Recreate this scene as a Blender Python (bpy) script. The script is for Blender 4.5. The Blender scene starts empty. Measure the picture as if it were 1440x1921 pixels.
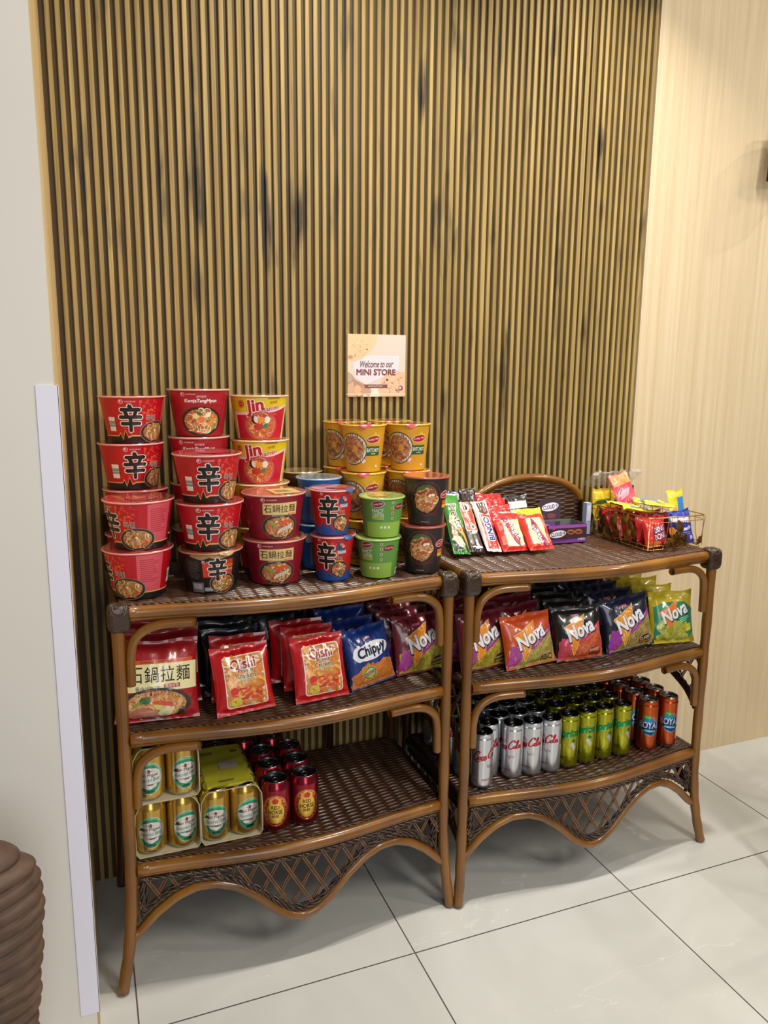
import bpy, bmesh, math, random
from math import sin, cos, pi, radians, atan2, sqrt, exp
from mathutils import Vector, Matrix, noise
from mathutils.geometry import tessellate_polygon

# ------------------------------------------------------------------ camera, world, lights, exposure
SC = bpy.context.scene
COL = SC.collection
CAM = Vector((-0.0302, -1.9115, 1.3071))
YAW, PIT, ROL, FPX = 0.3750, -0.1837, 0.0094, 1437.26
fwd = Vector((sin(YAW)*cos(PIT), cos(YAW)*cos(PIT), sin(PIT)))
rgt = Vector((cos(YAW), -sin(YAW), 0)); upv = rgt.cross(fwd)
r2 = rgt*cos(ROL)+upv*sin(ROL); u2 = upv*cos(ROL)-rgt*sin(ROL)
cd = bpy.data.cameras.new('camera'); cam = bpy.data.objects.new('camera', cd); COL.objects.link(cam)
cam.matrix_world = Matrix(((r2.x, u2.x, -fwd.x, CAM.x), (r2.y, u2.y, -fwd.y, CAM.y), (r2.z, u2.z, -fwd.z, CAM.z), (0, 0, 0, 1)))
cd.sensor_fit = 'VERTICAL'; cd.sensor_height = 24; cd.lens = FPX/1921*24; cd.clip_start = .02
SC.camera = cam
SC.view_settings.view_transform = 'Standard'; SC.view_settings.look = 'None'
SC.view_settings.gamma = 1; SC.view_settings.use_curve_mapping = False
SC.view_settings.exposure = -0.24
SC.cycles.use_denoising = True
SC.cycles.max_bounces = 6; SC.cycles.sample_clamp_indirect = 4
W_ = bpy.data.worlds.new('world'); SC.world = W_; W_.use_nodes = True
bg = W_.node_tree.nodes['Background']; bg.inputs[0].default_value = (1.0, .95, .88, 1); bg.inputs[1].default_value = .18

def lamp(name, loc, tgt, size, power, col=(1, .86, .68), size_y=None, shape='DISK', spread=None):
    l = bpy.data.lights.new(name, 'AREA'); l.energy = power; l.color = col; l.size = size; l.shape = shape
    if size_y: l.shape = 'RECTANGLE'; l.size_y = size_y
    if spread: l.spread = spread
    o = bpy.data.objects.new(name, l); COL.objects.link(o); o.location = loc
    o.rotation_euler = (Vector(tgt)-Vector(loc)).to_track_quat('-Z', 'Y').to_euler()
    return o
lamp('downlight', (.56, -.46, 2.72), (.56, -.42, 0), .07, 9.2, (1, .945, .84), spread=radians(100))
lamp('downlight', (1.32, -.46, 2.72), (1.32, -.42, 0), .07, 10.2, (1, .945, .84), spread=radians(100))
lamp('front_fill', (1.5, -2.5, 2.7), (.7, -.2, .9), .5, 47, (1, .94, .84), size_y=.9)  # added soft fill for the product fronts, standing in for an unseen ceiling fixture
lamp('front_fill', (3.2, -2.2, 2.7), (1.6, -.2, .9), .3, 20, (1, .92, .80))  # second added fill, from the front right, not a known fixture
lamp('downlight', (2.80, -.62, 2.70), (2.80, -.60, 0), .07, 10, (1, .945, .84), spread=radians(140))
lamp('rear_fill', (.2, -4.2, 1.7), (.6, 0, 1.0), 1.2, 38, (.94, .96, 1.0), size_y=2.0)  # added cool softbox fill behind the camera, for brightness and can streaks

# ------------------------------------------------------------------ materials
def lin(h):
    h = h.lstrip('#'); r = []
    for i in (0, 2, 4):
        c = int(h[i:i+2], 16)/255
        r.append(c/12.92 if c <= .04045 else ((c+.055)/1.055)**2.4)
    return (*r, 1)
_M = {}
def M(hexc, kind='print'):
    k = (hexc, kind)
    if k in _M: return _M[k]
    m = bpy.data.materials.new(kind+'_'+hexc.lstrip('#')); m.use_nodes = True
    N = m.node_tree.nodes; L = m.node_tree.links; b = N['Principled BSDF']
    c = lin(hexc); b.inputs['Base Color'].default_value = c
    def s(n, v): b.inputs[n].default_value = v
    tc = N.new('ShaderNodeTexCoord')
    def bump(scale, strength, dist=.001, detail=2):
        nz = N.new('ShaderNodeTexNoise'); nz.inputs['Scale'].default_value = scale; nz.inputs['Detail'].default_value = detail
        bp = N.new('ShaderNodeBump'); bp.inputs['Strength'].default_value = strength; bp.inputs['Distance'].default_value = dist
        L.new(tc.outputs['Object'], nz.inputs['Vector']); L.new(nz.outputs['Fac'], bp.inputs['Height']); L.new(bp.outputs['Normal'], b.inputs['Normal'])
    def vary(scale, lo, hi):
        nz = N.new('ShaderNodeTexNoise'); nz.inputs['Scale'].default_value = scale; nz.inputs['Detail'].default_value = 3
        mr = N.new('ShaderNodeMapRange'); mr.inputs[1].default_value = .3; mr.inputs[2].default_value = .7; mr.inputs[3].default_value = lo; mr.inputs[4].default_value = hi
        mx = N.new('ShaderNodeMix'); mx.data_type = 'RGBA'; mx.blend_type = 'MULTIPLY'; mx.inputs[0].default_value = 1
        L.new(tc.outputs['Object'], nz.inputs['Vector']); L.new(nz.outputs['Fac'], mr.inputs[0])
        mx.inputs[6].default_value = c; L.new(mr.outputs[0], mx.inputs[7]); L.new(mx.outputs[2], b.inputs['Base Color'])
    if kind == 'print': s('Roughness', .42); s('Coat Weight', .18); s('Coat Roughness', .12); bump(90, .25, .0008)
    elif kind == 'bag': s('Roughness', .34); s('Coat Weight', .65); s('Coat Roughness', .09); bump(55, .7, .002, 3)
    elif kind == 'can': s('Metallic', .85); s('Roughness', .24); s('Coat Weight', .4); s('Coat Roughness', .1)
    elif kind == 'metal': s('Metallic', 1); s('Roughness', .28)
    elif kind == 'plain': s('Roughness', .6)
    elif kind == 'paint': s('Roughness', .7); vary(3, .97, 1.03)
    elif kind == 'wicker': s('Roughness', .34); s('Coat Weight', .25); s('Coat Roughness', .2); vary(60, .7, 1.35); bump(400, .3, .0004)
    elif kind == 'food': s('Roughness', .4); s('Coat Weight', .3); vary(260, .45, 1.5)
    elif kind == 'card': s('Roughness', .75); vary(25, .9, 1.08)
    elif kind == 'clear':
        s('Roughness', .12); s('IOR', 1.45); s('Alpha', .22); s('Coat Weight', 1.0); bump(45, 1, .006, 3)
    elif kind == 'frost': s('Roughness', .5); s('Alpha', .6)
    elif kind == 'lidfilm': s('Roughness', .22); s('Coat Weight', 1); s('Coat Roughness', .06); vary(40, .6, 1.5); bump(40, .8, .002, 3)
    _M[k] = m
    return m
def noisecol(m, stops, scale, vec=(1, 1, 1), detail=4, rough=.55, coat=0.0, coord='Object', bumpst=0, distort=0):
    N = m.node_tree.nodes; L = m.node_tree.links; b = N['Principled BSDF']
    tc = N.new('ShaderNodeTexCoord'); mp = N.new('ShaderNodeMapping'); mp.inputs['Scale'].default_value = vec
    nz = N.new('ShaderNodeTexNoise'); nz.inputs['Scale'].default_value = scale; nz.inputs['Detail'].default_value = detail; nz.inputs['Distortion'].default_value = distort
    cr = N.new('ShaderNodeValToRGB')
    while len(cr.color_ramp.elements) < len(stops): cr.color_ramp.elements.new(.5)
    for e, (p, h) in zip(cr.color_ramp.elements, stops): e.position = p; e.color = lin(h)
    L.new(tc.outputs[coord], mp.inputs[0]); L.new(mp.outputs[0], nz.inputs['Vector']); L.new(nz.outputs['Fac'], cr.inputs[0]); L.new(cr.outputs[0], b.inputs['Base Color'])
    b.inputs['Roughness'].default_value = rough; b.inputs['Coat Weight'].default_value = coat; b.inputs['Coat Roughness'].default_value = .12
    if bumpst:
        bp = N.new('ShaderNodeBump'); bp.inputs['Strength'].default_value = bumpst; bp.inputs['Distance'].default_value = .001
        L.new(nz.outputs['Fac'], bp.inputs['Height']); L.new(bp.outputs['Normal'], b.inputs['Normal'])
    return cr, nz
def newmat(n):
    m = bpy.data.materials.new(n); m.use_nodes = True; return m
def mixnode(m, a, bcol, fac, mode='MULTIPLY'):
    N = m.node_tree.nodes; mx = N.new('ShaderNodeMix'); mx.data_type = 'RGBA'; mx.blend_type = mode
    L = m.node_tree.links
    for inp, v in ((0, fac), (6, a), (7, bcol)):
        if hasattr(v, 'links') or hasattr(v, 'is_linked'): L.new(v, mx.inputs[inp])
        else: mx.inputs[inp].default_value = v
    return mx.outputs[2]
def noise_fac(m, scale, vec, lo, hi, p0=.4, p1=.6, detail=3, loc=(0, 0, 0)):
    N = m.node_tree.nodes; L = m.node_tree.links
    tc = N.new('ShaderNodeTexCoord'); mp = N.new('ShaderNodeMapping'); mp.inputs['Scale'].default_value = vec; mp.inputs['Location'].default_value = loc
    nz = N.new('ShaderNodeTexNoise'); nz.inputs['Scale'].default_value = scale; nz.inputs['Detail'].default_value = detail
    mr = N.new('ShaderNodeMapRange'); mr.inputs[1].default_value = p0; mr.inputs[2].default_value = p1; mr.inputs[3].default_value = lo; mr.inputs[4].default_value = hi
    L.new(tc.outputs['Object'], mp.inputs[0]); L.new(mp.outputs[0], nz.inputs['Vector']); L.new(nz.outputs['Fac'], mr.inputs[0])
    return mr.outputs[0]

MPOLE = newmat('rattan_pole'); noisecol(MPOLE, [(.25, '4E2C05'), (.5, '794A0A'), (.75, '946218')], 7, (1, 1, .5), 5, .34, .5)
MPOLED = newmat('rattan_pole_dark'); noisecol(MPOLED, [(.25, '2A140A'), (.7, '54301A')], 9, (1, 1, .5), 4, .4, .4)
MWICK = M('4A3020', 'wicker'); MWICKD = M('3A281C', 'wicker'); MLATT = M('6E4A2C', 'wicker')

# ------------------------------------------------------------------ mesh helpers
class MB:
    def __init__(s): s.v = []; s.f = []; s.m = []; s.sm = []; s.mats = []
    def mi(s, m):
        if m not in s.mats: s.mats.append(m)
        return s.mats.index(m)
    def add(s, vs, fs, m, smooth=True):
        o = len(s.v); s.v.extend([tuple(p) for p in vs]); k = s.mi(m)
        for f in fs: s.f.append([i+o for i in f]); s.m.append(k); s.sm.append(smooth)
    def build(s, name, parent=None, loc=None):
        me = bpy.data.meshes.new(name); me.from_pydata(s.v, [], s.f)
        for m in s.mats: me.materials.append(m)
        me.polygons.foreach_set('material_index', s.m); me.polygons.foreach_set('use_smooth', s.sm); me.update()
        o = bpy.data.objects.new(name, me); COL.objects.link(o)
        if parent: o.parent = parent
        if loc: o.location = loc
        return o
def tag(o, label=None, cat=None, group=None, kind=None):
    if label: o['label'] = label
    if cat: o['category'] = cat
    if group: o['group'] = group
    if kind: o['kind'] = kind
    return o
def empty(name, loc=(0, 0, 0), rot=(0, 0, 0)):
    o = bpy.data.objects.new(name, None); o.empty_display_size = .02; COL.objects.link(o); o.location = loc; o.rotation_euler = rot
    return o
def copy_tree(o, parent=None):
    c = o.copy(); COL.objects.link(c)
    if parent: c.parent = parent
    for ch in list(o.children): copy_tree(ch, c)
    return c
def box(mb, x0, x1, y0, y1, z0, z1, m):
    v = [(x, y, z) for x in (x0, x1) for y in (y0, y1) for z in (z0, z1)]
    mb.add(v, [(0, 1, 3, 2), (4, 6, 7, 5), (0, 4, 5, 1), (2, 3, 7, 6), (0, 2, 6, 4), (1, 5, 7, 3)], m, False)
def smoothpath(P, n=6):
    P = [Vector(p) for p in P]
    if len(P) < 3: return [P[0].lerp(P[-1], i/n) for i in range(n+1)]
    Q = [P[0]*2-P[1]]+P+[P[-1]*2-P[-2]]; out = []
    for i in range(1, len(Q)-2):
        a, b, c, d = Q[i-1:i+3]
        for k in range(n):
            t = k/n; out.append(.5*((2*b)+(c-a)*t+(2*a-5*b+4*c-d)*t*t+(3*b-a-3*c+d)*t**3))
    out.append(P[-1]); return out
def tube(mb, P, r, m, seg=12, caps=True, closed=False):
    P = [Vector(p) for p in P]; n = len(P); vs = []; fs = []
    T = []
    for i in range(n):
        if closed: t = P[(i+1) % n]-P[i-1]
        else: t = P[min(i+1, n-1)]-P[max(i-1, 0)]
        T.append(t.normalized())
    ref = Vector((0, 0, 1)) if abs(T[0].z) < .9 else Vector((1, 0, 0))
    nrm = (ref-T[0]*ref.dot(T[0])).normalized()
    for i in range(n):
        nrm = (nrm-T[i]*nrm.dot(T[i])).normalized(); bn = T[i].cross(nrm)
        rr = r[i] if isinstance(r, (list, tuple)) else r
        for k in range(seg):
            a = 2*pi*k/seg; vs.append(P[i]+nrm*cos(a)*rr+bn*sin(a)*rr)
    for i in range(n if closed else n-1):
        j = (i+1) % n
        for k in range(seg): fs.append((i*seg+k, i*seg+(k+1) % seg, j*seg+(k+1) % seg, j*seg+k))
    if caps and not closed:
        for i, rev in ((0, 1), (n-1, 0)):
            c = len(vs); vs.append(P[i]+T[i]*(-.25 if rev else .25)*(r[i] if isinstance(r, (list, tuple)) else r))
            for k in range(seg): fs.append((c, i*seg+k, i*seg+(k+1) % seg))
    mb.add(vs, fs, m)
def rope(mb, P, R, r, m, twist=60, strands=3, seg=6):
    P = smoothpath(P, 1) if False else [Vector(p) for p in P]
    L = [0]
    for a, b in zip(P, P[1:]): L.append(L[-1]+(b-a).length)
    n = max(8, int(L[-1]/.0035))
    def at(s):
        for i in range(1, len(P)):
            if L[i] >= s: return P[i-1].lerp(P[i], (s-L[i-1])/max(1e-9, L[i]-L[i-1]))
        return P[-1]
    pts = [at(L[-1]*i/n) for i in range(n+1)]
    for k in range(strands):
        Q = []
        for i, p in enumerate(pts):
            t = (pts[min(i+1, n)]-pts[max(i-1, 0)]).normalized()
            ref = Vector((0, 1, 0)) if abs(t.y) < .9 else Vector((1, 0, 0))
            a = (ref-t*ref.dot(t)).normalized(); b = t.cross(a)
            ph = 2*pi*k/strands+twist*L[-1]*i/n*2
            Q.append(p+a*cos(ph)*R+b*sin(ph)*R)
        tube(mb, Q, r, m, seg)
def lathe(mb, prof, m, seg=48, cx=0, cy=0, mats=None):
    vs = []; n = len(prof)
    for (r, z) in prof:
        for k in range(seg): a = 2*pi*k/seg; vs.append((cx+r*sin(a), cy-r*cos(a), z))
    for i in range(n-1):
        fs = [(i*seg+k, i*seg+(k+1) % seg, (i+1)*seg+(k+1) % seg, (i+1)*seg+k) for k in range(seg)]
        sub = vs[i*seg:(i+2)*seg]; off = i*seg
        mb.add(sub, [[q-off for q in f] for f in fs], mats[i] if mats else m)

# 2D shapes -> printed artwork wrapped on a surface
def ell(rx, ry, n=28): return [(rx*cos(2*pi*i/n), ry*sin(2*pi*i/n)) for i in range(n)], [list(range(n))]
def rect(w, h): return [(-w/2, -h/2), (w/2, -h/2), (w/2, h/2), (-w/2, h/2)], [[0, 1, 2, 3]]
def rrect(w, h, r, n=5):
    P = []
    for cx, cy, a0 in ((w/2-r, h/2-r, 0), (-w/2+r, h/2-r, 90), (-w/2+r, -h/2+r, 180), (w/2-r, -h/2+r, 270)):
        for i in range(n+1): a = radians(a0+90*i/n); P.append((cx+r*cos(a), cy+r*sin(a)))
    return P, [list(range(len(P)))]
def poly(P):
    T = tessellate_polygon([[Vector((x, y, 0)) for x, y in P]]); return list(P), [list(t) for t in T]
def ring(rx, ry, t, n=32, a0=0, a1=360):
    P = []; F = []
    for i in range(n+1):
        a = radians(a0+(a1-a0)*i/n); P += [(rx*cos(a), ry*sin(a)), ((rx-t)*cos(a), (ry-t)*sin(a))]
    for i in range(n): F.append([2*i, 2*i+2, 2*i+3, 2*i+1])
    return P, F
def bars(w, h, n, rnd):
    P = []; F = []; x = -w/2
    for i in range(n):
        bw = w/n*rnd.uniform(.25, .7); k = len(P); P += [(x, -h/2), (x+bw, -h/2), (x+bw, h/2), (x, h/2)]; F.append([k, k+1, k+2, k+3]); x += w/n
    return P, F
def lines(w, h, n, rnd, t=.45):
    P = []; F = []
    for i in range(n):
        y = h/2-h*(i+.5)/n; ww = w*rnd.uniform(.6, 1); k = len(P); q = h/n*t/2
        P += [(-w/2, y-q), (-w/2+ww, y-q), (-w/2+ww, y+q), (-w/2, y+q)]; F.append([k, k+1, k+2, k+3])
    return P, F
_T = {}
def text(body, w=None, h=None, bold=0.0, shear=0.0):
    k = (body, round(bold, 4), shear)
    if k not in _T:
        c = bpy.data.curves.new('lettering', 'FONT'); c.body = body; c.size = 1; c.offset = bold; c.resolution_u = 3
        o = bpy.data.objects.new('lettering', c)
        me = bpy.data.meshes.new_from_object(o)
        vs = [(v.co.x+shear*v.co.y, v.co.y) for v in me.vertices]; fs = [list(p.vertices) for p in me.polygons]
        bpy.data.objects.remove(o); bpy.data.curves.remove(c); bpy.data.meshes.remove(me)
        _T[k] = (vs, fs)
    vs, fs = _T[k]
    x0 = min(v[0] for v in vs); x1 = max(v[0] for v in vs); y0 = min(v[1] for v in vs); y1 = max(v[1] for v in vs)
    sx = w/(x1-x0) if w else None; sy = h/(y1-y0) if h else None
    sx = sx or sy; sy = sy or sx
    return [((x-(x0+x1)/2)*sx, (y-(y0+y1)/2)*sy) for x, y in vs], fs
def xf(sh, cx=0, cy=0, rot=0):
    a = radians(rot); c, s = cos(a), sin(a)
    return [(cx+x*c-y*s, cy+x*s+y*c) for x, y in sh[0]], sh[1]
def split(sh, step):
    vs, fs = sh
    x0 = min(v[0] for v in vs); x1 = max(v[0] for v in vs); y0 = min(v[1] for v in vs); y1 = max(v[1] for v in vs)
    if x1-x0 < step and y1-y0 < step: return sh
    bm = bmesh.new(); bv = [bm.verts.new((x, y, 0)) for x, y in vs]
    for f in fs:
        try: bm.faces.new([bv[i] for i in f])
        except ValueError: pass
    for ax, a, b in ((0, x0, x1), (1, y0, y1)):
        n = int((b-a)/step)
        for i in range(1, n+1):
            co = [0, 0, 0]; no = [0, 0, 0]; co[ax] = a+(b-a)*i/(n+1); no[ax] = 1
            bmesh.ops.bisect_plane(bm, geom=bm.verts[:]+bm.edges[:]+bm.faces[:], plane_co=co, plane_no=no)
    bm.verts.index_update()
    out = [(v.co.x, v.co.y) for v in bm.verts], [[v.index for v in f.verts] for f in bm.faces]
    bm.free(); return out
class Art:
    """printed artwork: 2D shapes laid on a surface given by fn(u, v, off)"""
    def __init__(s, mb, fn, kind='print', step=.006, base=.00025, dl=.00013): s.mb = mb; s.fn = fn; s.kind = kind; s.step = step; s.base = base; s.dl = dl; s.k = 0
    def put(s, sh, col, cx=0, cy=0, rot=0, layer=0, kind=None):
        vs, fs = split(xf(sh, cx, cy, rot), s.step); s.k = (s.k+1) % 9
        s.mb.add([s.fn(x, y, s.base+layer*s.dl+s.k*.000011) for x, y in vs], fs, M(col, kind or s.kind))
    def txt(s, body, col, cx, cy, w=None, h=None, rot=0, layer=3, bold=.0, shear=0, out=None, outb=.04):
        T = text(body, w, h, 0, shear); ys = [p[1] for p in T[0]]; H = max(ys)-min(ys)
        def fat(d, n, c, l):
            a = radians(rot)
            for i in range(n):
                ox, oy = d*cos(2*pi*i/n+.4), d*sin(2*pi*i/n+.4)
                s.put(T, c, cx+ox, cy+oy, rot, l)
            if n != 1 and d > H*.05: s.put(T, c, cx, cy, rot, l)
        b = max(0, bold)*H*.5
        if out: fat(b+outb*H*1.1, 8, out, layer-.4)
        if b > 0: fat(b, 4 if b < H*.04 else 6, col, layer+.6)
        else: s.put(T, col, cx, cy, rot, layer+.6)
    def food(s, cx, cy, rx, ry, seed, bowl='2A211E', base='B5733E', cols=('D9A05A', 'C4753A', 'E8C48A', '8C4A22', 'D05A30', '7E8A3A', 'F0E2C4'), n=40, layer=1, rot=0, rim=None):
        R = random.Random(seed)
        if rim: s.put(ell(rx*1.06, ry*1.06), rim, cx, cy, rot, layer-1)
        if bowl: s.put(ell(rx, ry), bowl, cx, cy, rot, layer)
        s.put(ell(rx*.86, ry*.84), base, cx, cy, rot, layer+1, 'food')
        q = min(rx, ry)
        for i in range(n):
            a = R.uniform(0, 2*pi); d = sqrt(R.random())*.72; c = R.choice(cols)
            px = cx+cos(a)*d*rx; py = cy+sin(a)*d*ry
            if R.random() < .6: s.put(ring(q*R.uniform(.15, .4), q*R.uniform(.12, .3), q*.05, 8, 0, R.uniform(140, 300)), c, px, py, R.uniform(0, 360), layer+2+i % 2)
            else: s.put(ell(q*R.uniform(.08, .22), q*R.uniform(.05, .13), 8), c, px, py, R.uniform(0, 360), layer+2+i % 2)

# ------------------------------------------------------------------ the room
MFLOOR = newmat('floor_tile')
def floor_material():
    m = MFLOOR; N = m.node_tree.nodes; L = m.node_tree.links; b = N['Principled BSDF']
    cr, nz = noisecol(m, [(.3, 'B9B9B4'), (.55, 'C3C3BF'), (.75, 'CCCCC9')], 2.2, (1, 1, 1), 6, .28, 0, distort=1.2)
    # thin pale veins
    tc = N.new('ShaderNodeTexCoord'); mp = N.new('ShaderNodeMapping'); mp.inputs['Rotation'].default_value = (0, 0, .6); mp.inputs['Scale'].default_value = (1, 2.2, 1)
    v = N.new('ShaderNodeTexNoise'); v.inputs['Scale'].default_value = 1.7; v.inputs['Detail'].default_value = 5; v.inputs['Distortion'].default_value = .8
    s1 = N.new('ShaderNodeMath'); s1.operation = 'SUBTRACT'; s1.inputs[1].default_value = .5
    s2 = N.new('ShaderNodeMath'); s2.operation = 'ABSOLUTE'
    mr = N.new('ShaderNodeMapRange'); mr.inputs[1].default_value = 0; mr.inputs[2].default_value = .0035; mr.inputs[3].default_value = .5; mr.inputs[4].default_value = 0
    L.new(tc.outputs['Object'], mp.inputs[0]); L.new(mp.outputs[0], v.inputs['Vector']); L.new(v.outputs['Fac'], s1.inputs[0]); L.new(s1.outputs[0], s2.inputs[0]); L.new(s2.outputs[0], mr.inputs[0])
    n2 = noise_fac(m, 1.3, (1, 1, 1), 0, 1, .5, .62, 2, (3, 1, 0))
    mm = N.new('ShaderNodeMath'); mm.operation = 'MULTIPLY'; L.new(mr.outputs[0], mm.inputs[0]); L.new(n2, mm.inputs[1])
    o = mixnode(m, cr.outputs[0], lin('F2EFEA'), mm.outputs[0], 'MIX'); L.new(o, b.inputs['Base Color'])
floor_material()
MGROUT = M('5A524A', 'plain')
TX, TY, TS = .6063, -.5135, .6
mb = MB(); g = .0016
xs = [TX+TS*k for k in range(-5, 7)]; ys = [TY-1.2*2, TY-1.2, TY, TY+1.2]
for i in range(len(xs)-1):
    for j in range(len(ys)-1):
        x0, x1, y0, y1 = xs[i]+g, xs[i+1]-g, ys[j]+g, min(ys[j+1]-g, .0+.04)
        mb.add([(x0, y0, 0), (x1, y0, 0), (x1, y1, 0), (x0, y1, 0)], [(0, 1, 2, 3)], MFLOOR, False)
mb.add([(xs[0], ys[0], -.0012), (xs[-1], ys[0], -.0012), (xs[-1], .04, -.0012), (xs[0], .04, -.0012)], [(0, 1, 2, 3)], MGROUT, False)
box(mb, xs[0], xs[-1], ys[0], .04, -.06, -.002, MGROUT)
tag(mb.build('floor'), kind='structure')

XP, YP, XC, ZTOP = -.066, -.48, 1.537, 3.0
MSLAT = newmat('slat_wood')
cr, nz = noisecol(MSLAT, [(.28, '80683A'), (.44, '9A8148'), (.58, 'A88F55'), (.76, 'BFA468')], 1.0, (60, 1, 1.1), 3, .6, 0)
f = noise_fac(MSLAT, 1.0, (17, 1, 3.0), 0, .9, .585, .70, 3, (1.3, 0, .4))
o_ = mixnode(MSLAT, cr.outputs[0], lin('2E2010'), f, 'MIX')
f2 = noise_fac(MSLAT, 1.0, (220, 1, 5), .86, 1.1, .35, .65, 2)
o_ = mixnode(MSLAT, o_, f2, 1.0); MSLAT.node_tree.links.new(o_, MSLAT.node_tree.nodes['Principled BSDF'].inputs['Base Color'])
MGAP = newmat('slat_backing')
cr, nz = noisecol(MGAP, [(.3, '3E2C0F'), (.6, '523D16'), (.8, '60481C')], 1.0, (40, 1, 1.2), 3, .6)
o_ = mixnode(MGAP, cr.outputs[0], lin('20160A'), noise_fac(MGAP, 1.0, (17, 1, 3.0), 0, 1, .57, .69, 3, (1.3, 0, .4)), 'MIX')
MGAP.node_tree.links.new(o_, MGAP.node_tree.nodes['Principled BSDF'].inputs['Base Color'])
mb = MB(); R = random.Random(4)
box(mb, XP-.02, XC, .008, .05, 0, ZTOP, MGAP)
x = XP+.012; pitch = .0202
while x < XC-.004:
    w = .0104+R.uniform(-.0006, .0006)
    if R.random() < .06: w += .003
    c = .0012; P = [(x, .009), (x, c), (x+c, 0), (x+w-c, 0), (x+w, c), (x+w, .009)]
    vs = [(px, py, z) for z in (0, ZTOP) for px, py in P]
    mb.add(vs, [(i, i+1, i+7, i+6) for i in range(5)], MSLAT, False)
    x += pitch
tag(mb.build('wall_back'), kind='structure')
MPANEL = newmat('pale_wood_panel')
cr, nz = noisecol(MPANEL, [(.3, 'CFB892'), (.55, 'D8C3A0'), (.75, 'E0CDAC')], 1.0, (55, 1, 1.0), 4, .7, 0)
o_ = mixnode(MPANEL, cr.outputs[0], noise_fac(MPANEL, 1.0, (300, 1, 4), .93, 1.05, .3, .7, 2), 1.0)
MPANEL.node_tree.links.new(o_, MPANEL.node_tree.nodes['Principled BSDF'].inputs['Base Color'])
mb = MB(); box(mb, XC+.004, 3.6, .001, .05, 0, ZTOP, MPANEL); tag(mb.build('wall_right'), kind='structure')
mb = MB(); box(mb, XC, XC+.0038, -.002, .05, 0, ZTOP, M('D9C4A2', 'plain')); tag(mb.build('trim_1'), kind='structure')
MWHITE = newmat('white_wall'); noisecol(MWHITE, [(.3, 'E6E1D8'), (.7, 'ECE8E0')], 1.5, (1, 1, 1), 3, .6)
mb = MB(); box(mb, -2.4, XP-.0045, YP, .04, 0, ZTOP, MWHITE); tag(mb.build('wall_left'), kind='structure')
MTRIM = newmat('pale_trim'); noisecol(MTRIM, [(.3, 'B99A62'), (.7, 'DCC08C')], 1.0, (30, 30, 1.2), 3, .5)
mb = MB(); box(mb, XP-.0044, XP, YP+.001, .007, 0, ZTOP, MTRIM); tag(mb.build('trim_2'), kind='structure')
# corner guard
mb = MB(); mg = M('F2F0FF', 'plain')
box(mb, XP-.034, XP+.0012, YP-.0022, YP-.0004, .045, 1.276, mg)
box(mb, XP+.0002, XP+.0016, YP-.0022, YP+.03, .045, 1.276, mg)
tag(mb.build('corner_guard'), 'narrow pale lavender plastic guard strip on the edge of the white wall', 'corner guard')

# ------------------------------------------------------------------ rattan shelf units
UW, YF, YB = .722, -.382, -.034
ZT, ZM, ZL = .8317, .5639, .2699
BUL = .038
def yb(x): t = min(1, max(0, x/UW)); return YF-BUL*sin(pi*t)**1.6
WAVE = [(0, .128), (.05, .163), (.11, .194), (.17, .211), (.23, .212), (.29, .198), (.35, .168), (.41, .127), (.46, .103), (.5, .097)]
def zw(x):
    t = min(1, max(0, x/UW)); t = min(t, 1-t)
    for (a, za), (b, zb) in zip(WAVE, WAVE[1:]):
        if t <= b+1e-9: k = (t-a)/(b-a); return za+(zb-za)*k
    return WAVE[-1][1]
_weave = {}
def weave_mesh(mb, pos, U, V, nu, nv, pitch=.0062, stake=.034, amp=.0022, m=None, mask=None):
    vs = []; idx = {}; fs = []
    for j in range(nv+1):
        v = V*j/nv
        for i in range(nu+1):
            u = U*i/nu; row = int(v/pitch); ph = (v/pitch-row)*2-1
            sg = 1 if row % 2 else -1
            h = sqrt(max(0, 1-ph*ph))*pitch*.32+amp*sg*sin(pi*u/stake)
            p = pos(u, v, h)
            idx[i, j] = len(vs); vs.append(p)
    for j in range(nv):
        for i in range(nu):
            if mask and not mask(U*(i+.5)/nu, V*(j+.5)/nv): continue
            fs.append((idx[i, j], idx[i+1, j], idx[i+1, j+1], idx[i, j+1]))
    mb.add(vs, fs, m or MWICK)
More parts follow.
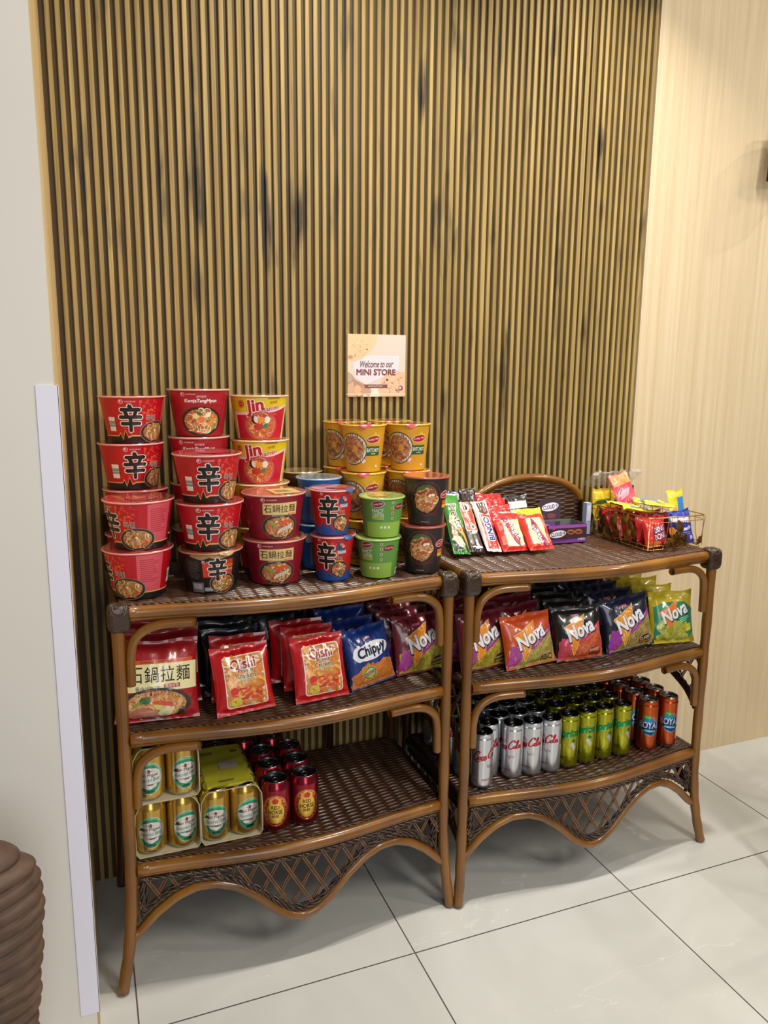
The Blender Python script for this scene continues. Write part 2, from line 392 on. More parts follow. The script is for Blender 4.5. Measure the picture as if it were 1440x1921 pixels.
def make_unit(x0, dy, splay_l, splay_r, label):
    t = empty('rattan_shelf', (x0, dy, 0)); tag(t, label, 'shelf unit', 'rattan shelf units')
    W = UW
    for xx, sx in ((0, -splay_l), (W, splay_r)):
        P = [(xx, YF, ZT+.012), (xx, YF, .6), (xx, YF, .36), (xx+sx*.08, YF-.001, .2), (xx+sx*.45, YF-.008, .09), (xx+sx, YF-.018, .0045)]
        mb = MB(); Q = smoothpath(P, 6); tube(mb, Q, [.0125+.0007*sin(i*1.7) for i in range(len(Q))], MPOLE, 16); mb.build('leg', t)
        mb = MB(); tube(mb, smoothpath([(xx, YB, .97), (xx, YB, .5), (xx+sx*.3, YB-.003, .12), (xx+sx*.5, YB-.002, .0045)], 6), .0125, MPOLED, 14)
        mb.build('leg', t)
    for z in (ZT, ZM, ZL):
        mb = MB(); P = [(W*(i/24)*.965+W*.0175, yb(W*i/24), z) for i in range(25)]; tube(mb, P, .0128, MPOLE, 16)
        tube(mb, [(p[0], p[1]+.003, p[2]-.011) for p in P], .0085, MPOLE, 10)
        mb.build('front_rail', t)
        for xx in (0, W):
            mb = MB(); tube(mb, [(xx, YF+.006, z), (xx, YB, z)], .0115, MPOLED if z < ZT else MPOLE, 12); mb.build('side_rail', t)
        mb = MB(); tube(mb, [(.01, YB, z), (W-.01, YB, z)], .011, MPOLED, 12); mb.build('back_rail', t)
        # woven panel
        zz = z+.0085
        def pos(u, v, h): return (.006+u, YB+v/.338*(yb(u)+.006-YB), zz+h)
        mb = MB(); weave_mesh(mb, pos, W-.012, .338, 190, 330)
        box(mb, .006, W-.006, YF+.01, YB, zz-.008, zz-.003, MWICKD)
        mb.build('woven_panel', t)
        mb = MB()
        P = [(.012+(W-.024)*i/60, yb((W)*i/60)+.011, zz+.0015) for i in range(61)]
        rope(mb, P, .0026, .0023, MWICK, 70, 3)
        mb.build('braided_edge', t)
    # corner wraps
    for xx, s in ((0, 1), (W, -1)):
        mb = MB(); vs = []; fs = []; nu, nv = 64, 40
        for j in range(nv+1):
            for i in range(nu):
                a = 2*pi*i/nu; b = -pi/2+pi*j/nv
                c = lambda q, e=.45: (abs(q)**e)*(1 if q >= 0 else -1)
                X, Y, Z = c(cos(b))*c(cos(a)), c(cos(b))*c(sin(a)), c(sin(b), .6)
                band = (a % (pi/2))/(pi/2); zz = Z
                rr = 1+.09*abs(sin(9*(zz+(abs(band-.5))*1.6)))
                vs.append((xx+s*.003+X*.0205*rr, YF+.002+Y*.0205*rr, ZT-.008+Z*.027*rr))
        for j in range(nv):
            for i in range(nu): fs.append((j*nu+i, j*nu+(i+1) % nu, (j+1)*nu+(i+1) % nu, (j+1)*nu+i))
        mb.add(vs, fs, MWICKD); mb.build('corner_wrap', t)
    # bent corner braces
    for z in (ZT, ZM):
        for xx, s in ((0, 1), (W, -1)):
            def yy(d): return yb(d)-.001
            P = [(xx+s*.150, yy(.150), z-.027), (xx+s*.11, yy(.11), z-.027), (xx+s*.078, yy(.078), z-.029), (xx+s*.05, yy(.05), z-.038), (xx+s*.029, yy(.03), z-.058), (xx+s*.0215, YF, z-.09), (xx+s*.0205, YF, z-.125), (xx+s*.0195, YF, z-.152)]
            mb = MB(); tube(mb, smoothpath(P, 5), .0098, MPOLE, 14); mb.build('corner_brace', t)
    # wavy apron with lattice
    mb = MB(); P = [(W*i/60, yb(W*i/60), zw(W*i/60)) for i in range(61)]; P = [((p[0]*.965+W*.0175), p[1], p[2]) for p in P]; P = [(-splay_l*.30, YF-.004, .112)]+P+[(W+splay_r*.30, YF-.004, .112)]; tube(mb, P, .0105, MPOLE, 14); mb.build('apron_rail', t)
    def lattice(mb, f3, L, lo, hi, step=.047, slope=1.75):
        for sgn in (1, -1):
            k = -12
            while k*step < L+.25:
                for dd in (-.0028, .0028):
                    pts = []
                    for i in range(120):
                        z = .05+.25*i/119; x = k*step+dd+sgn*(z-.2)/slope+(0 if sgn > 0 else .008)
                        ok = 0.012 < x < L-.012 and lo(x) < z < hi(x)
                        if ok: pts.append(f3(x, z, .0022*sgn))
                        if (not ok or i == 119) and pts:
                            if len(pts) > 3: tube(mb, pts[::3]+[pts[-1]], .0021, MLATT, 6)
                            pts = []
                k += 1
    fp = lambda x, z, o: (x, yb(x)+o, z)
    mb = MB(); lattice(mb, fp, W, lambda x: zw(x)+.012, lambda x: ZL-.02); mb.build('lattice', t)
    mb = MB()
    n = 60
    P = [(.02+(W-.04)*i/n, yb(.02+(W-.04)*i/n), ZL-.025) for i in range(n+1)]; rope(mb, P, .0034, .003, MWICKD, 60, 3)
    P = [(.02+(W-.04)*i/n, yb(.02+(W-.04)*i/n)-.001, zw(.02+(W-.04)*i/n)+.0165) for i in range(n+1)]; rope(mb, P, .0034, .003, MWICKD, 60, 3)
    P = [(p[0], p[1], p[2]+.009) for p in P]; rope(mb, P, .0028, .0024, MWICKD, 60, 2)
    for xx in (.02, W-.02): rope(mb, [(xx, YF, ZL-.03), (xx, YF, .155)], .0034, .003, MWICKD, 60, 3)
    for xx in (.028, W-.028): rope(mb, [(xx, YF, ZL-.03), (xx, YF, .17)], .0028, .0026, MWICKD, 60, 2)
    mb.build('braided_border', t)
    D = YB-YF
    zs = lambda d: .15+.06*sin(pi*min(1, max(0, d/D)))
    for xx in (0, W):
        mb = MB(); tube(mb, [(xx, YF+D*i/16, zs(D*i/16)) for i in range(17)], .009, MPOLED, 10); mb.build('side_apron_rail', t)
        mb = MB(); lattice(mb, lambda x, z, o: (xx+o, YF+x, z), D, lambda x: zs(x)+.012, lambda x: ZL-.02)
        rope(mb, [(xx, YF+.015+(D-.03)*i/16, zs(.015+(D-.03)*i/16)+.014) for i in range(17)], .0034, .003, MWICKD, 60, 3)
        rope(mb, [(xx, YF+.015, ZL-.024), (xx, YB-.015, ZL-.024)], .0034, .003, MWICKD, 60, 3)
        mb.build('side_lattice', t)
        # side bracket below the middle shelf
        mb = MB(); P = smoothpath([(xx, YF+.012, ZM-.17), (xx, YF+.05, ZM-.13), (xx, YF+.10, ZM-.105), (xx, YF+.16, ZM-.085), (xx, YF+.24, ZM-.105), (xx, YB-.05, ZM-.13), (xx, YB-.012, ZM-.17)], 5)
        tube(mb, P, .008, MPOLED, 10); rope(mb, [(p.x, p.y, p.z+.012) for p in P], .003, .0026, MWICKD, 60, 3)
        zz0 = lambda x: ZM-.17+.085*sin(pi*min(1, max(0, x/D)))**.7+.012
        lat2 = lambda x, z, o: (xx+o, YF+x, z+ZM-ZL)
        lattice(mb, lat2, D, lambda x: zz0(x)-(ZM-ZL), lambda x: ZL-.014)
        mb.build('side_bracket', t)
    # arched back
    xa, xb_, zsng, zpk = .186, .544, .935, 1.008
    xc_ = (xa+xb_)/2; hw = (xb_-xa)/2
    def za(x): q = max(0, 1-((x-xc_)/hw)**2); return zsng+(zpk-zsng)*q**.62
    mb = MB(); A = [(xc_-hw*cos(pi*i/30), YB+.002, zsng+(zpk-zsng)*sin(pi*i/30)**1.15) for i in range(31)]
    tube(mb, A, .0115, MPOLE, 14); mb.build('arch_rail', t)
    for xx in (xa, xb_):
        mb = MB(); tube(mb, [(xx, YB+.002, zsng), (xx, YB+.002, .02)], .0105, MPOLED, 12); mb.build('back_post', t)
    mb = MB()
    def posb(u, v, h): return (xa+u, YB-.001-h, ZT+v)
    weave_mesh(mb, posb, xb_-xa, zpk-ZT, 100, 170, mask=lambda u, v: ZT+v < zsng+(zpk-zsng)*sin(math.acos(max(-1, min(1, (xc_-xa-u)/hw))))**1.15-.004)
    mb.build('woven_back', t)
    return t
XL, XR, DYR = .0113, .7822, -.010
make_unit(XL, 0, .030, .016, 'left rattan shelf unit holding noodle cups on its top')
make_unit(XR, DYR, .014, .030, 'right rattan shelf unit with biscuits and a wire basket on its top')
def face(x, y, delta=0): return atan2(CAM.x-x, -(CAM.y-y))*.85+radians(delta)
ORD = ['first', 'second', 'third', 'fourth', 'fifth', 'sixth', 'seventh', 'eighth']

# ------------------------------------------------------------------ instant noodle cups
SHELF = ZT+.0085+.0055
def logo_n(A, u, v, s=.004, txt='NONGSHIM', col='F6D8D8'):
    A.put(ell(s, s), 'D8202C', u, v, 0, 3); A.put(ring(s*1.15, s*1.15, s*.18), 'F4E0E0', u, v, 0, 4); A.put(ell(s*.35, s*.5), 'F6EAEA', u-s*.2, v+s*.2, 0, 4)
    if txt: A.txt(txt, col, u+s*1.6+.011, v, w=.020, layer=3, bold=.02)
def art_shin(A, big=True):
    R = random.Random(1)
    if big:
        for u in (.103, -.165):
            A.put(rect(.052, .078), 'DB5664', u, .055, 0, 1)
            A.put(lines(.04, .05, 12, R), 'C03440', u, .06, 0, 2)
        A.put(poly([(-.19, 0), (-.19, .013), (-.031, .015), (-.026, .022), (-.021, .008), (-.014, .028), (-.008, .012), (.0, .016), (.19, .013), (.19, 0)]), 'E8B060', 0, .0012, 0, 1)
        A.put(poly([(-.19, 0), (-.19, .012), (-.031, .014), (-.026, .020), (-.021, .006), (-.014, .026), (-.008, .010), (.0, .014), (.19, .012), (.19, 0)]), '17110F', 0, 0, 0, 2)
        for i in range(34):
            A.put(rrect(R.uniform(.003, .006), R.uniform(.002, .007), .001, 2), R.choice(['E0452E', 'E85A32', 'D83838']), .028+R.uniform(-.01, .026), .068+R.uniform(-.012, .022), 0, 1)
        logo_n(A, -.018, .088)
        A.txt('辛', '14100F', -.001, .053, w=.043, h=.056, bold=.075, out='F2DCD0', outb=.03, layer=5)
        A.txt('라면', '1A1412', .042, .053, h=.012, bold=.02, out='F2DCD0', layer=5)
        A.put(rect(.026, .0035), 'E8A030', .044, .0425, 3, 4); A.put(lines(.024, .0012, 1, R), '7A3010', .044, .0425, 3, 5)
        A.txt('SPICY', 'E8883C', -.012, .036, w=.009, layer=4); A.txt('BOWL', 'E8883C', -.012, .031, w=.009, layer=4)
        for u in (-.044, .158, .352-.37):
            if u > -.1 and u != .352-.37: A.put(rect(.017, .030), 'EFE6DA', u, .040, 0, 4); A.put(bars(.013, .022, 16, R), '4A4440', u, .041, 90, 5)
        A.put(lines(.035, .028, 7, R), 'B81F2C', -.048, .074, 0, 3)
        A.food(.056, .0225, .036, .0225, 3, rim='8E8078', n=70, layer=5)
    else:
        A.put(poly([(-.16, 0), (-.16, .02), (-.03, .02), (-.022, .030), (-.014, .016), (-.007, .026), (.0, .012), (.02, .02), (.16, .02), (.16, 0)]), '1D4E9C', 0, 0, 0, 1)
        for i in range(24): A.put(rrect(.004, .006, .001, 2), 'E0482E', .008+R.uniform(-.006, .012), .075+R.uniform(-.016, .014), 0, 1)
        logo_n(A, -.022, .093, .0028, None)
        A.txt('辛', '14100F', -.009, .058, w=.040, h=.060, bold=.065, out='F2DCD0', outb=.03, layer=4)
        A.txt('라면', '1A1412', .021, .053, h=.0075, bold=.02, out='F2DCD0', layer=5)
        A.put(rect(.018, .003), 'E8B030', .021, .046, 0, 4)
        A.put(ell(.010, .011), '274A78', .024, .079, 0, 4); A.put(ell(.006, .0035), 'F06A4A', .026, .083, -40, 5); A.put(ell(.004, .003), 'F59070', .029, .079, 20, 6)
        A.put(rect(.018, .007), 'F4F0F0', .026, .0665, 0, 5); A.txt('SHRIMP', '2A5AA8', .026, .0683, w=.015, layer=6, bold=.02); A.txt('FLAVOR', '2A5AA8', .026, .0650, w=.015, layer=6, bold=.02)
        A.food(.022, .027, .021, .018, 6, rim='6A6460', n=44, layer=5, cols=('F0B070', 'E07A48', 'F4D8A8', 'A8502A', 'F2E6D0', '3A6A3A'))
def art_kamja(A):
    R = random.Random(2)
    A.put(rect(.11, .026), 'B01828', 0, .082, 0, 1)
    logo_n(A, -.034, .092)
    A.txt('감자탕면', 'F6E8E0', .004, .087, h=.005, bold=.01)
    A.txt('KamjaTangMyun', 'FFF6F0', .003, .077, w=.066, bold=.07, shear=.1, layer=4)
    A.txt('PORK BONE FLAVOR NOODLE SOUP', 'E86040', -.014, .0665, w=.024)
    A.food(.004, .033, .047, .0325, 8, n=95, layer=2, cols=('E8B870', 'D08A48', 'F2E0B0', 'E8903A', '6E8A3A', 'F4ECD0', 'B0582E'))
    A.put(ell(.008, .006), 'F4E4A8', -.008, .045, 20, 7); A.put(ell(.009, .006), 'E8853A', .004, .037, -10, 7); A.put(ell(.007, .005), 'F6EBD2', .018, .047, 30, 7); A.put(ell(.006, .004), '4E7A38', -.001, .050, -30, 8)
    for u in (.095, -.095): A.put(lines(.04, .06, 16, R), '8E2030', u, .05, 0, 2)
def art_jin(A):
    R = random.Random(5)
    A.put(poly([(-.07, -.001), (-.07, .060), (-.02, .060), (.03, .066), (.072, .078), (.066, -.001)]), 'F6D8D4', 0, .002, 0, 1)
    A.put(poly([(-.064, 0), (-.064, .054), (-.02, .056), (.03, .062), (.066, .072), (.060, 0)]), 'C81C30', 0, .001, 0, 2)
    A.put(ell(.008, .009), 'B4202C', -.046, .080, 0, 3); A.put(ring(.0065, .0075, .001), 'F4C832', -.046, .080, 0, 4); A.txt('오뚜기', 'F8E8A0', -.046, .080, w=.009, layer=4)
    A.txt('Jin', 'C01828', -.016, .073, h=.034, bold=.09, shear=.12, out='FDF6EE', rot=12, outb=.05, layer=6)
    A.txt('Ramen', 'C01828', .020, .071, h=.010, bold=.06, out='FDF6EE', rot=12, outb=.07, layer=6)
    A.txt('진라면', 'C01828', .026, .084, h=.006, bold=.01, rot=8, layer=4)
    A.put(ell(.036, .030), 'F0D0D4', -.002, .033, 0, 3)
    A.food(-.002, .032, .039, .033, 12, bowl='C85060', base='C9703A', n=90, layer=4, cols=('E8A860', 'D86838', 'F0C890', 'C04428', 'E89050'))
    A.put(ell(.007, .009), '2A1E1C', -.016, .045, 15, 8); A.put(ell(.005, .008), 'F2E8DC', -.013, .046, 15, 8.5); A.put(ell(.008, .0065), 'F0A030', -.001, .045, 0, 9)
    A.put(ell(.007, .008), 'F4EEE0', .012, .045, -20, 8); A.put(ell(.007, .005), '3E8A4A', .008, .031, 30, 8); A.put(ell(.011, .008), 'C83A24', -.008, .029, 0, 8)
    A.put(ell(.010, .004), 'D84040', .026, .058, 0, 5); A.put(lines(.03, .006, 3, R), '5A5020', .028, .094, 0, 3)
def art_stone(A, u0=0):
    R = random.Random(7)
    logo_n(A, -.030, .088)
    A.put(poly([(-.032, .056), (-.031, .081), (.042, .082), (.043, .054)]), 'EBCB84', 0, 0, 0, 3)
    for i, ch in enumerate('石鍋拉麵'): A.txt(ch, '1A120E', -.021+i*.0172, .0685+(.001 if i % 2 else 0), w=.0155, h=.0165, bold=.006, layer=5)
    A.put(rect(.016, .0045), 'D84A40', .030, .056, 2, 5); A.txt('濃濃香辣', 'F8E8E0', .030, .056, w=.013, layer=6)
    A.txt('돌솥비빔면', 'B8B0A8', 0, .054, w=.026, bold=.02, layer=5)
    A.food(.006, .028, .041, .0265, 21, rim='6E5A52', bowl='3A302C', base='B8703A', n=80, layer=2, cols=('D99A5A', 'C9814A', 'F0D8B0', 'A85A30', 'E8B880'))
    for i in range(5): A.put(ell(.009, .0032), 'F4E8D4', .004+i*.006, .020+i*.0022, 48, 7+(i % 2)); A.put(ring(.009, .0032, .0006), '6A4A38', .004+i*.006, .020+i*.0022, 48, 9)
    A.put(ell(.011, .005), 'E8582C', .014, .038, 25, 7); A.put(ell(.013, .003), '9AA85A', -.012, .036, -35, 7); A.put(rect(.009, .007), 'B01E2C', -.026, .014, 0, 7)
    A.txt('농심', 'C05060', -.058, .07, w=.011, rot=90)
    for u in (-.115, .115): A.put(lines(.05, .06, 14, R), '7A1C2C', u, .05, 0, 2)
def art_black(A):
    R = random.Random(9)
    A.put(rect(.045, .033), 'DE3A24', .004, .051, 0, 2); A.put(rect(.035, .036), 'C83020', .028, .053, 0, 1)
    A.put(poly([(-.035, .088), (.035, .088), (.045, .079), (.01, .072), (-.004, .078), (-.02, .072), (-.045, .079)]), 'B08A58', 0, .0, 0, 2)
    logo_n(A, -.016, .068, .003)
    A.txt('辛', '14100F', .012, .051, w=.036, h=.048, bold=.075, out='F2E4D8', outb=.03, layer=4)
    A.txt('BLACK', 'E8B038', .036, .058, h=.005, layer=4); A.txt('라면사발', 'F0C8A8', .036, .049, h=.005, layer=4)
    A.put(rect(.028, .022), '6C6A70', -.032, .012, 0, 2); A.put(bars(.022, .012, 18, R), 'D8D4D4', -.032, .014, 0, 3); A.put(lines(.026, .040, 11, R), '54504E', -.036, .050, 0, 2)
    A.put(rect(.018, .008), 'A8A0A4', -.007, .008, 0, 3)
    A.food(.024, .020, .028, .021, 14, rim='9A8A80', n=60, layer=3)
def art_green(A):
    R = random.Random(11)
    A.put(rect(.09, .035), '8FB646', .0, .018, 0, 1)
    A.put(ell(.0145, .0078), 'F0E6DC', -.016, .077, 8, 2); A.put(ell(.0135, .0068), '8E1A34', -.016, .077, 8, 3); A.txt('Lucky Me!', 'F8E8EC', -.016, .077, w=.022, bold=.02, rot=8, layer=4, shear=.2)
    A.txt('PANCIT', 'E8F0DC', -.016, .062, w=.025, h=.009, bold=.02); A.txt('CANTON', 'E8F0DC', -.016, .052, w=.025, h=.009, bold=.02)
    A.put(rect(.026, .0048), 'D8C830', -.016, .0445, 0, 2); A.txt('KALAMANSI', '4A6A20', -.016, .0445, w=.022, layer=3)
    for i in range(4): A.put(ell(.0032, .0032), 'E8DCC8', .017, .080-i*.012, 0, 2); A.put(ell(.0022, .0024), 'A85038', .017, .080-i*.012, 0, 3)
    for i in range(3): A.put(ell(.003, .003), 'DDE8D0', -.008+i*.009, .024, 0, 3)
    A.put(rect(.022, .014), 'EDE8EA', .072, .012, 0, 3); A.put(bars(.014, .008, 10, R), '3A3A44', .072, .012, 0, 4)
    A.put(rrect(.004, .055, .0018), 'C9DCA0', .095, .045, 0, 2); A.put(rect(.02, .02), 'DDE6C8', .108, .06, 0, 2); A.put(lines(.018, .018, 6, R), '6E8A4A', .108, .06, 0, 3)
    A.put(ell(.013, .0065), '8E1A34', .035, .070, 8, 3); A.txt('Lucky Me!', 'F8E8EC', .035, .070, w=.02, layer=4)
def art_lblack(A):
    R = random.Random(13)
    A.put(ring(.037, .040, .0025), '7A1C2A', -.006, .062, 0, 2)
    A.put(ell(.026, .030), '4A5A34', -.006, .066, 0, 2)
    A.food(-.006, .060, .031, .034, 17, bowl=None, base='B8733C', n=100, layer=3, cols=('D99A5A', 'E8B070', 'A8582E', 'C47A42', 'F0D0A0'))
    for q in range(6): A.put(ell(.006, .003), '9A4A2E', -.020+q*.006, .074+(q % 3)*.003, 20*q, 7)
    A.put(ell(.004, .003), 'F6EEE4', .002, .070, 40, 8); A.put(ell(.004, .003), 'F6EEE4', .009, .071, -30, 8); A.put(ell(.010, .004), '4E6A3A', -.016, .086, 15, 7)
    A.put(ell(.0145, .0085), 'F4E4DC', .043, .070, 8, 3); A.put(ell(.0132, .0072), 'B81C2E', .043, .070, 8, 4); A.txt('Lucky Me!', 'FAE8E8', .043, .070, w=.021, rot=8, layer=5, bold=.02)
    A.put(rect(.02, .008), 'D86A28', .046, .052, 0, 3); A.put(rect(.02, .008), 'E0B038', .046, .043, 0, 3); A.put(lines(.03, .0018, 1, R), 'C8C0B8', -.004, .008, 0, 3)
    A.txt('SPICY', 'A02020', .018, .026, w=.014, rot=20, layer=2)
def art_batchoy(A):
    A.put(ell(.0175, .009), 'F6EAD0', .021, .077, 8, 2); A.put(ell(.0165, .0078), 'B01C2E', .021, .077, 8, 3); A.txt('Lucky Me!', 'FAF0E0', .021, .077, w=.027, rot=6, layer=4, bold=.02, shear=.2)
    A.put(poly([(.018, .086), (.024, .096), (.030, .088), (.037, .086), (.03, .084)]), 'E8C040', 0, 0, 0, 2)
    A.put(rrect(.036, .022, .002), '1E5A36', .021, .050, 0, 2); A.put(rrect(.034, .020, .002), '2A6E44', .021, .050, 0, 2.5); A.txt('BATCHOY', 'F4F4E4', .021, .052, w=.032, h=.009, bold=.03, layer=4); A.put(rect(.012, .0015), 'F0E8D0', .021, .0435, 0, 4)
    A.put(ell(.003, .003), 'E8F0D8', .032, .014, 0, 3)
    A.put(rect(.010, .006), 'F0E2CC', -.002, .026, 50, 3)
    A.food(-.030, .054, .034, .036, 24, rim='26302A', bowl='E8E0D4', base='9A6238', n=110, layer=2, cols=('B87A4A', 'C8946A', '8A5030', 'D0A880', 'A06A4A'))
    A.put(ell(.0055, .009), 'D89A3A', -.022, .055, 10, 8)
def art_blue(A):
    A.put(rect(.03, .022), 'D8DDE4', -.02, .075, 0, 2); A.put(rect(.05, .05), '8A95A4', 0, .035, 0, 1); A.food(.03, .03, .022, .02, 31, n=30)
def art_brown(A):
    A.put(rect(.04, .02), 'C8B088', -.04, .06, 0, 2); A.put(rect(.02, .05), '8A6A50', .03, .05, 0, 2)
KIND = {  # rb, rt, h, body colour, rim colour, lid colour, art, lid tab colour
 'shin': (.0515, .0685, .100, 'BE0A1A', 'E6A49C', 'B03A3C', lambda A: art_shin(A, True)),
 'kamja': (.0515, .0665, .1035, 'A31424', 'D8A090', 'B5705E', art_kamja),
 'jin': (.0515, .0655, .100, 'E6CC1C', 'E8B8A8', 'C79A6A', art_jin),
 'stone': (.0535, .0675, .099, '8E1428', 'D89A8C', 'A85C4C', art_stone),
 'black': (.0535, .0655, .088, '1B1716', 'B08A60', '9C4A34', art_black),
 'shins': (.0355, .0480, .102, 'C0121A', 'E0B0A8', 'B04440', lambda A: art_shin(A, False)),
 'green': (.0400, .0500, .091, '5E9440', '8FBF6A', '9FB35E', art_green),
 'lblack': (.0405, .0515, .1115, '2A2422', '9A4A3C', 'A84A3A', art_lblack),
 'batchoy': (.0405, .0520, .1115, 'D9A224', 'E0B04A', 'CF9A3A', art_batchoy),
 'blue': (.041, .0515, .107, '1E63AE', '7FB4DC', '8C98A0', art_blue),
 'brown': (.038, .0480, .108, '4A2A20', 'B8A078', '8A7458', art_brown)}
CUP = {}
def make_cup(k):
    rb, rt, h, body, rimc, lidc, art = KIND[k]
    t = empty('noodle_cup')
    mb = MB(); mat = M(body)
    prof = [(0, .004), (rb*.86, .004), (rb*.9, 0), (rb*.985, 0), (rb, .0015), (rb+(rt-rb)*.5, h*.5), (rt-.0005, h-.004), (rt, h-.0035)]
    n = 12; prof = prof[:4]+[(rb+(rt-.001-rb)*i/n, .0015+(h-.005-.0015)*i/n) for i in range(n+1)]
    lathe(mb, prof, mat, 80, mats=[M('E6E0DC')]*3+[mat]*(len(prof)-4))
    rm = (rb+rt)/2
    def fn(u, v, off): a = u/rm; r = rb+(rt-.001-rb)*(v-.0015)/(h-.0065)+off; return (r*sin(a), -r*cos(a), v)
    art(Art(mb, fn)); mb.build('cup_body', t)
    mb = MB(); tube(mb, [((rt+.0012)*cos(2*pi*i/72), (rt+.0012)*sin(2*pi*i/72), h-.0028) for i in range(72)], .0019, M(rimc), 8, closed=True); mb.build('rim', t)
    mb = MB(); lathe(mb, [(rt+.0022, h-.0015), (rt+.0012, h-.0004), (rt-.004, h-.0002), (rt*.5, h-.0008), (0, h-.0008)], M(lidc, 'lidfilm'), 64)
    A = Art(mb, lambda u, v, off: (u, v, h-.0004+off), step=.02)
    if k in ('stone',): A.put(rect(.06, .07), 'C2A868', .02, -.01, 10, 1); A.put(lines(.04, .03, 4, random.Random(3)), '3A2C20', .02, -.01, 10, 2)
    if k in ('shin', 'shins'): A.put(ell(rt*.5, rt*.45), 'C4555A', .01, .0, 20, 1, 'lidfilm')
    if k == 'batchoy': A.put(ell(rt*.55, rt*.5), 'B8742E', 0, .005, 0, 1, 'lidfilm')
    if k == 'green': A.put(ell(rt*.5, rt*.5), 'D0A060', -.008, 0, 0, 1, 'lidfilm')
    mb.build('lid', t)
    if k in ('batchoy', 'shins', 'black'):
        mb = MB(); tc = {'batchoy': 'B03848', 'shins': '2A5C9A', 'black': 'B08A60'}[k]
        a0 = {'batchoy': 0, 'shins': .9, 'black': .5}[k]
        vs = []; 
        for i in range(9):
            a = a0-.26+.52*i/8; q = cos((i-4)/4*pi/2)
            for rr, z in ((rt-.004, h), (rt+.0036, h-.0004), (rt+.0042+.001*q, h-.003-.006*q)): vs.append((rr*sin(a), -rr*cos(a), z+.0004))
        mb.add(vs, [(i*3+j, i*3+3+j, i*3+4+j, i*3+1+j) for i in range(8) for j in (0, 1)], M(tc, 'lidfilm')); mb.build('pull_tab', t)
    return t
def cup(k, x, y, z, delta, label, group, dx=0):
    if k not in CUP: CUP[k] = o = make_cup(k)
    else: o = copy_tree(CUP[k])
    o.location = (x+dx, y, z); o.rotation_euler = (0, 0, face(x, y, delta)); tag(o, label, 'noodle cup', group); return o
def stack(kinds, x, y, labels, group, deltas=None, jit=None):
    z = SHELF
    for i, k in enumerate(kinds):
        j = jit[i] if jit else (0, 0)
        cup(k, x+j[0], y+j[1], z+.0003*(i > 0), (deltas or [0]*9)[i], labels[i], group); z += KIND[k][2]+.0008
P4 = ('bottom', 'second from bottom', 'third from bottom', 'top')
stack(['shin']*4, .074, -.140, [f'red spicy noodle bowl, {p} of the back left stack' for p in P4], 'red bowls in the back left stack', [0, 0, 6, -4], [(0, 0), (0, 0), (-.006, .0), (.0, -.004)])
stack(['shin']*2, .0622, -.291, ['red noodle bowl turned to its plain pink side, lower of the front left pair', 'red noodle bowl turned to its plain pink side, upper of the front left pair'], 'red bowls in the front left pair', [-78, -60], [(0, 0), (.006, .002)])
stack(['kamja']*4, .217, -.140, [f'dark red pork soup bowl, {p} of the stack behind the middle bowls' for p in P4], 'potato soup bowls', [0, 0, -4, 0], [(0, 0), (0, 0), (-.003, 0), (0, 0)])
stack(['black', 'shin', 'shin'], .2095, -.2935, ['black and orange noodle bowl at the foot of the middle front stack', 'red noodle bowl resting on the black and orange bowl', 'red noodle bowl topmost of the middle front stack'], 'middle front stack of bowls', [0, -4, 2], [(0, 0), (.001, 0), (-.001, 0)])
stack(['jin']*4, .3535, -.140, [f'yellow and red ramen bowl with egg picture, {p} of its stack' for p in P4], 'yellow and red ramen bowls', [0, 0, -3, 4])
stack(['stone']*2, .352, -.279, ['maroon stone pot noodle bowl with cream banner, standing on the woven top', 'maroon stone pot noodle bowl with cream banner, stacked on its twin'], 'maroon stone pot noodle bowls', [-3, 6])
stack(['shins']*2, .4785, -.3085, ['slim red shrimp noodle cup with blue base, lower of two', 'slim red shrimp noodle cup with blue base, upper of two'], 'slim red shrimp noodle cups', [-12, 0], [(0, 0), (-.003, .0)])
stack(['green']*2, .5835, -.318, ['green noodle cup turned to show its barcode, standing below its twin', 'green noodle cup with white lettering, upper of two'], 'green noodle cups', [-16, 6], [(0, 0), (.009, .002)])
stack(['lblack']*2, .696, -.315, ['black noodle cup with noodle picture, standing at the right front corner', 'black noodle cup with red lid, upper of the right front pair'], 'black noodle cups', [0, 4], [(0, 0), (.008, .002)])
P3 = ('bottom', 'middle', 'top')
for nm, x, y, dl in (('front left', .590, -.200, 0), ('front right', .704, -.202, 4), ('back left', .580, -.088, -8), ('back right', .700, -.088, 0)):
    stack(['batchoy']*3, x, y, [f'yellow noodle cup, {p} of the {nm} stack of yellow cups' for p in P3], 'yellow noodle cups', [dl+5, dl-3, dl])
stack(['blue']*2, .480, -.196, ['blue noodle cup behind the slim red cups, lower of two', 'blue noodle cup with grey lid behind the slim red cups, upper of two'], 'blue noodle cups')
stack(['brown']*2, .468, -.090, ['dark brown noodle cup nearest the slats, lower of two', 'dark brown noodle cup nearest the slats, upper of two'], 'dark brown noodle cups')

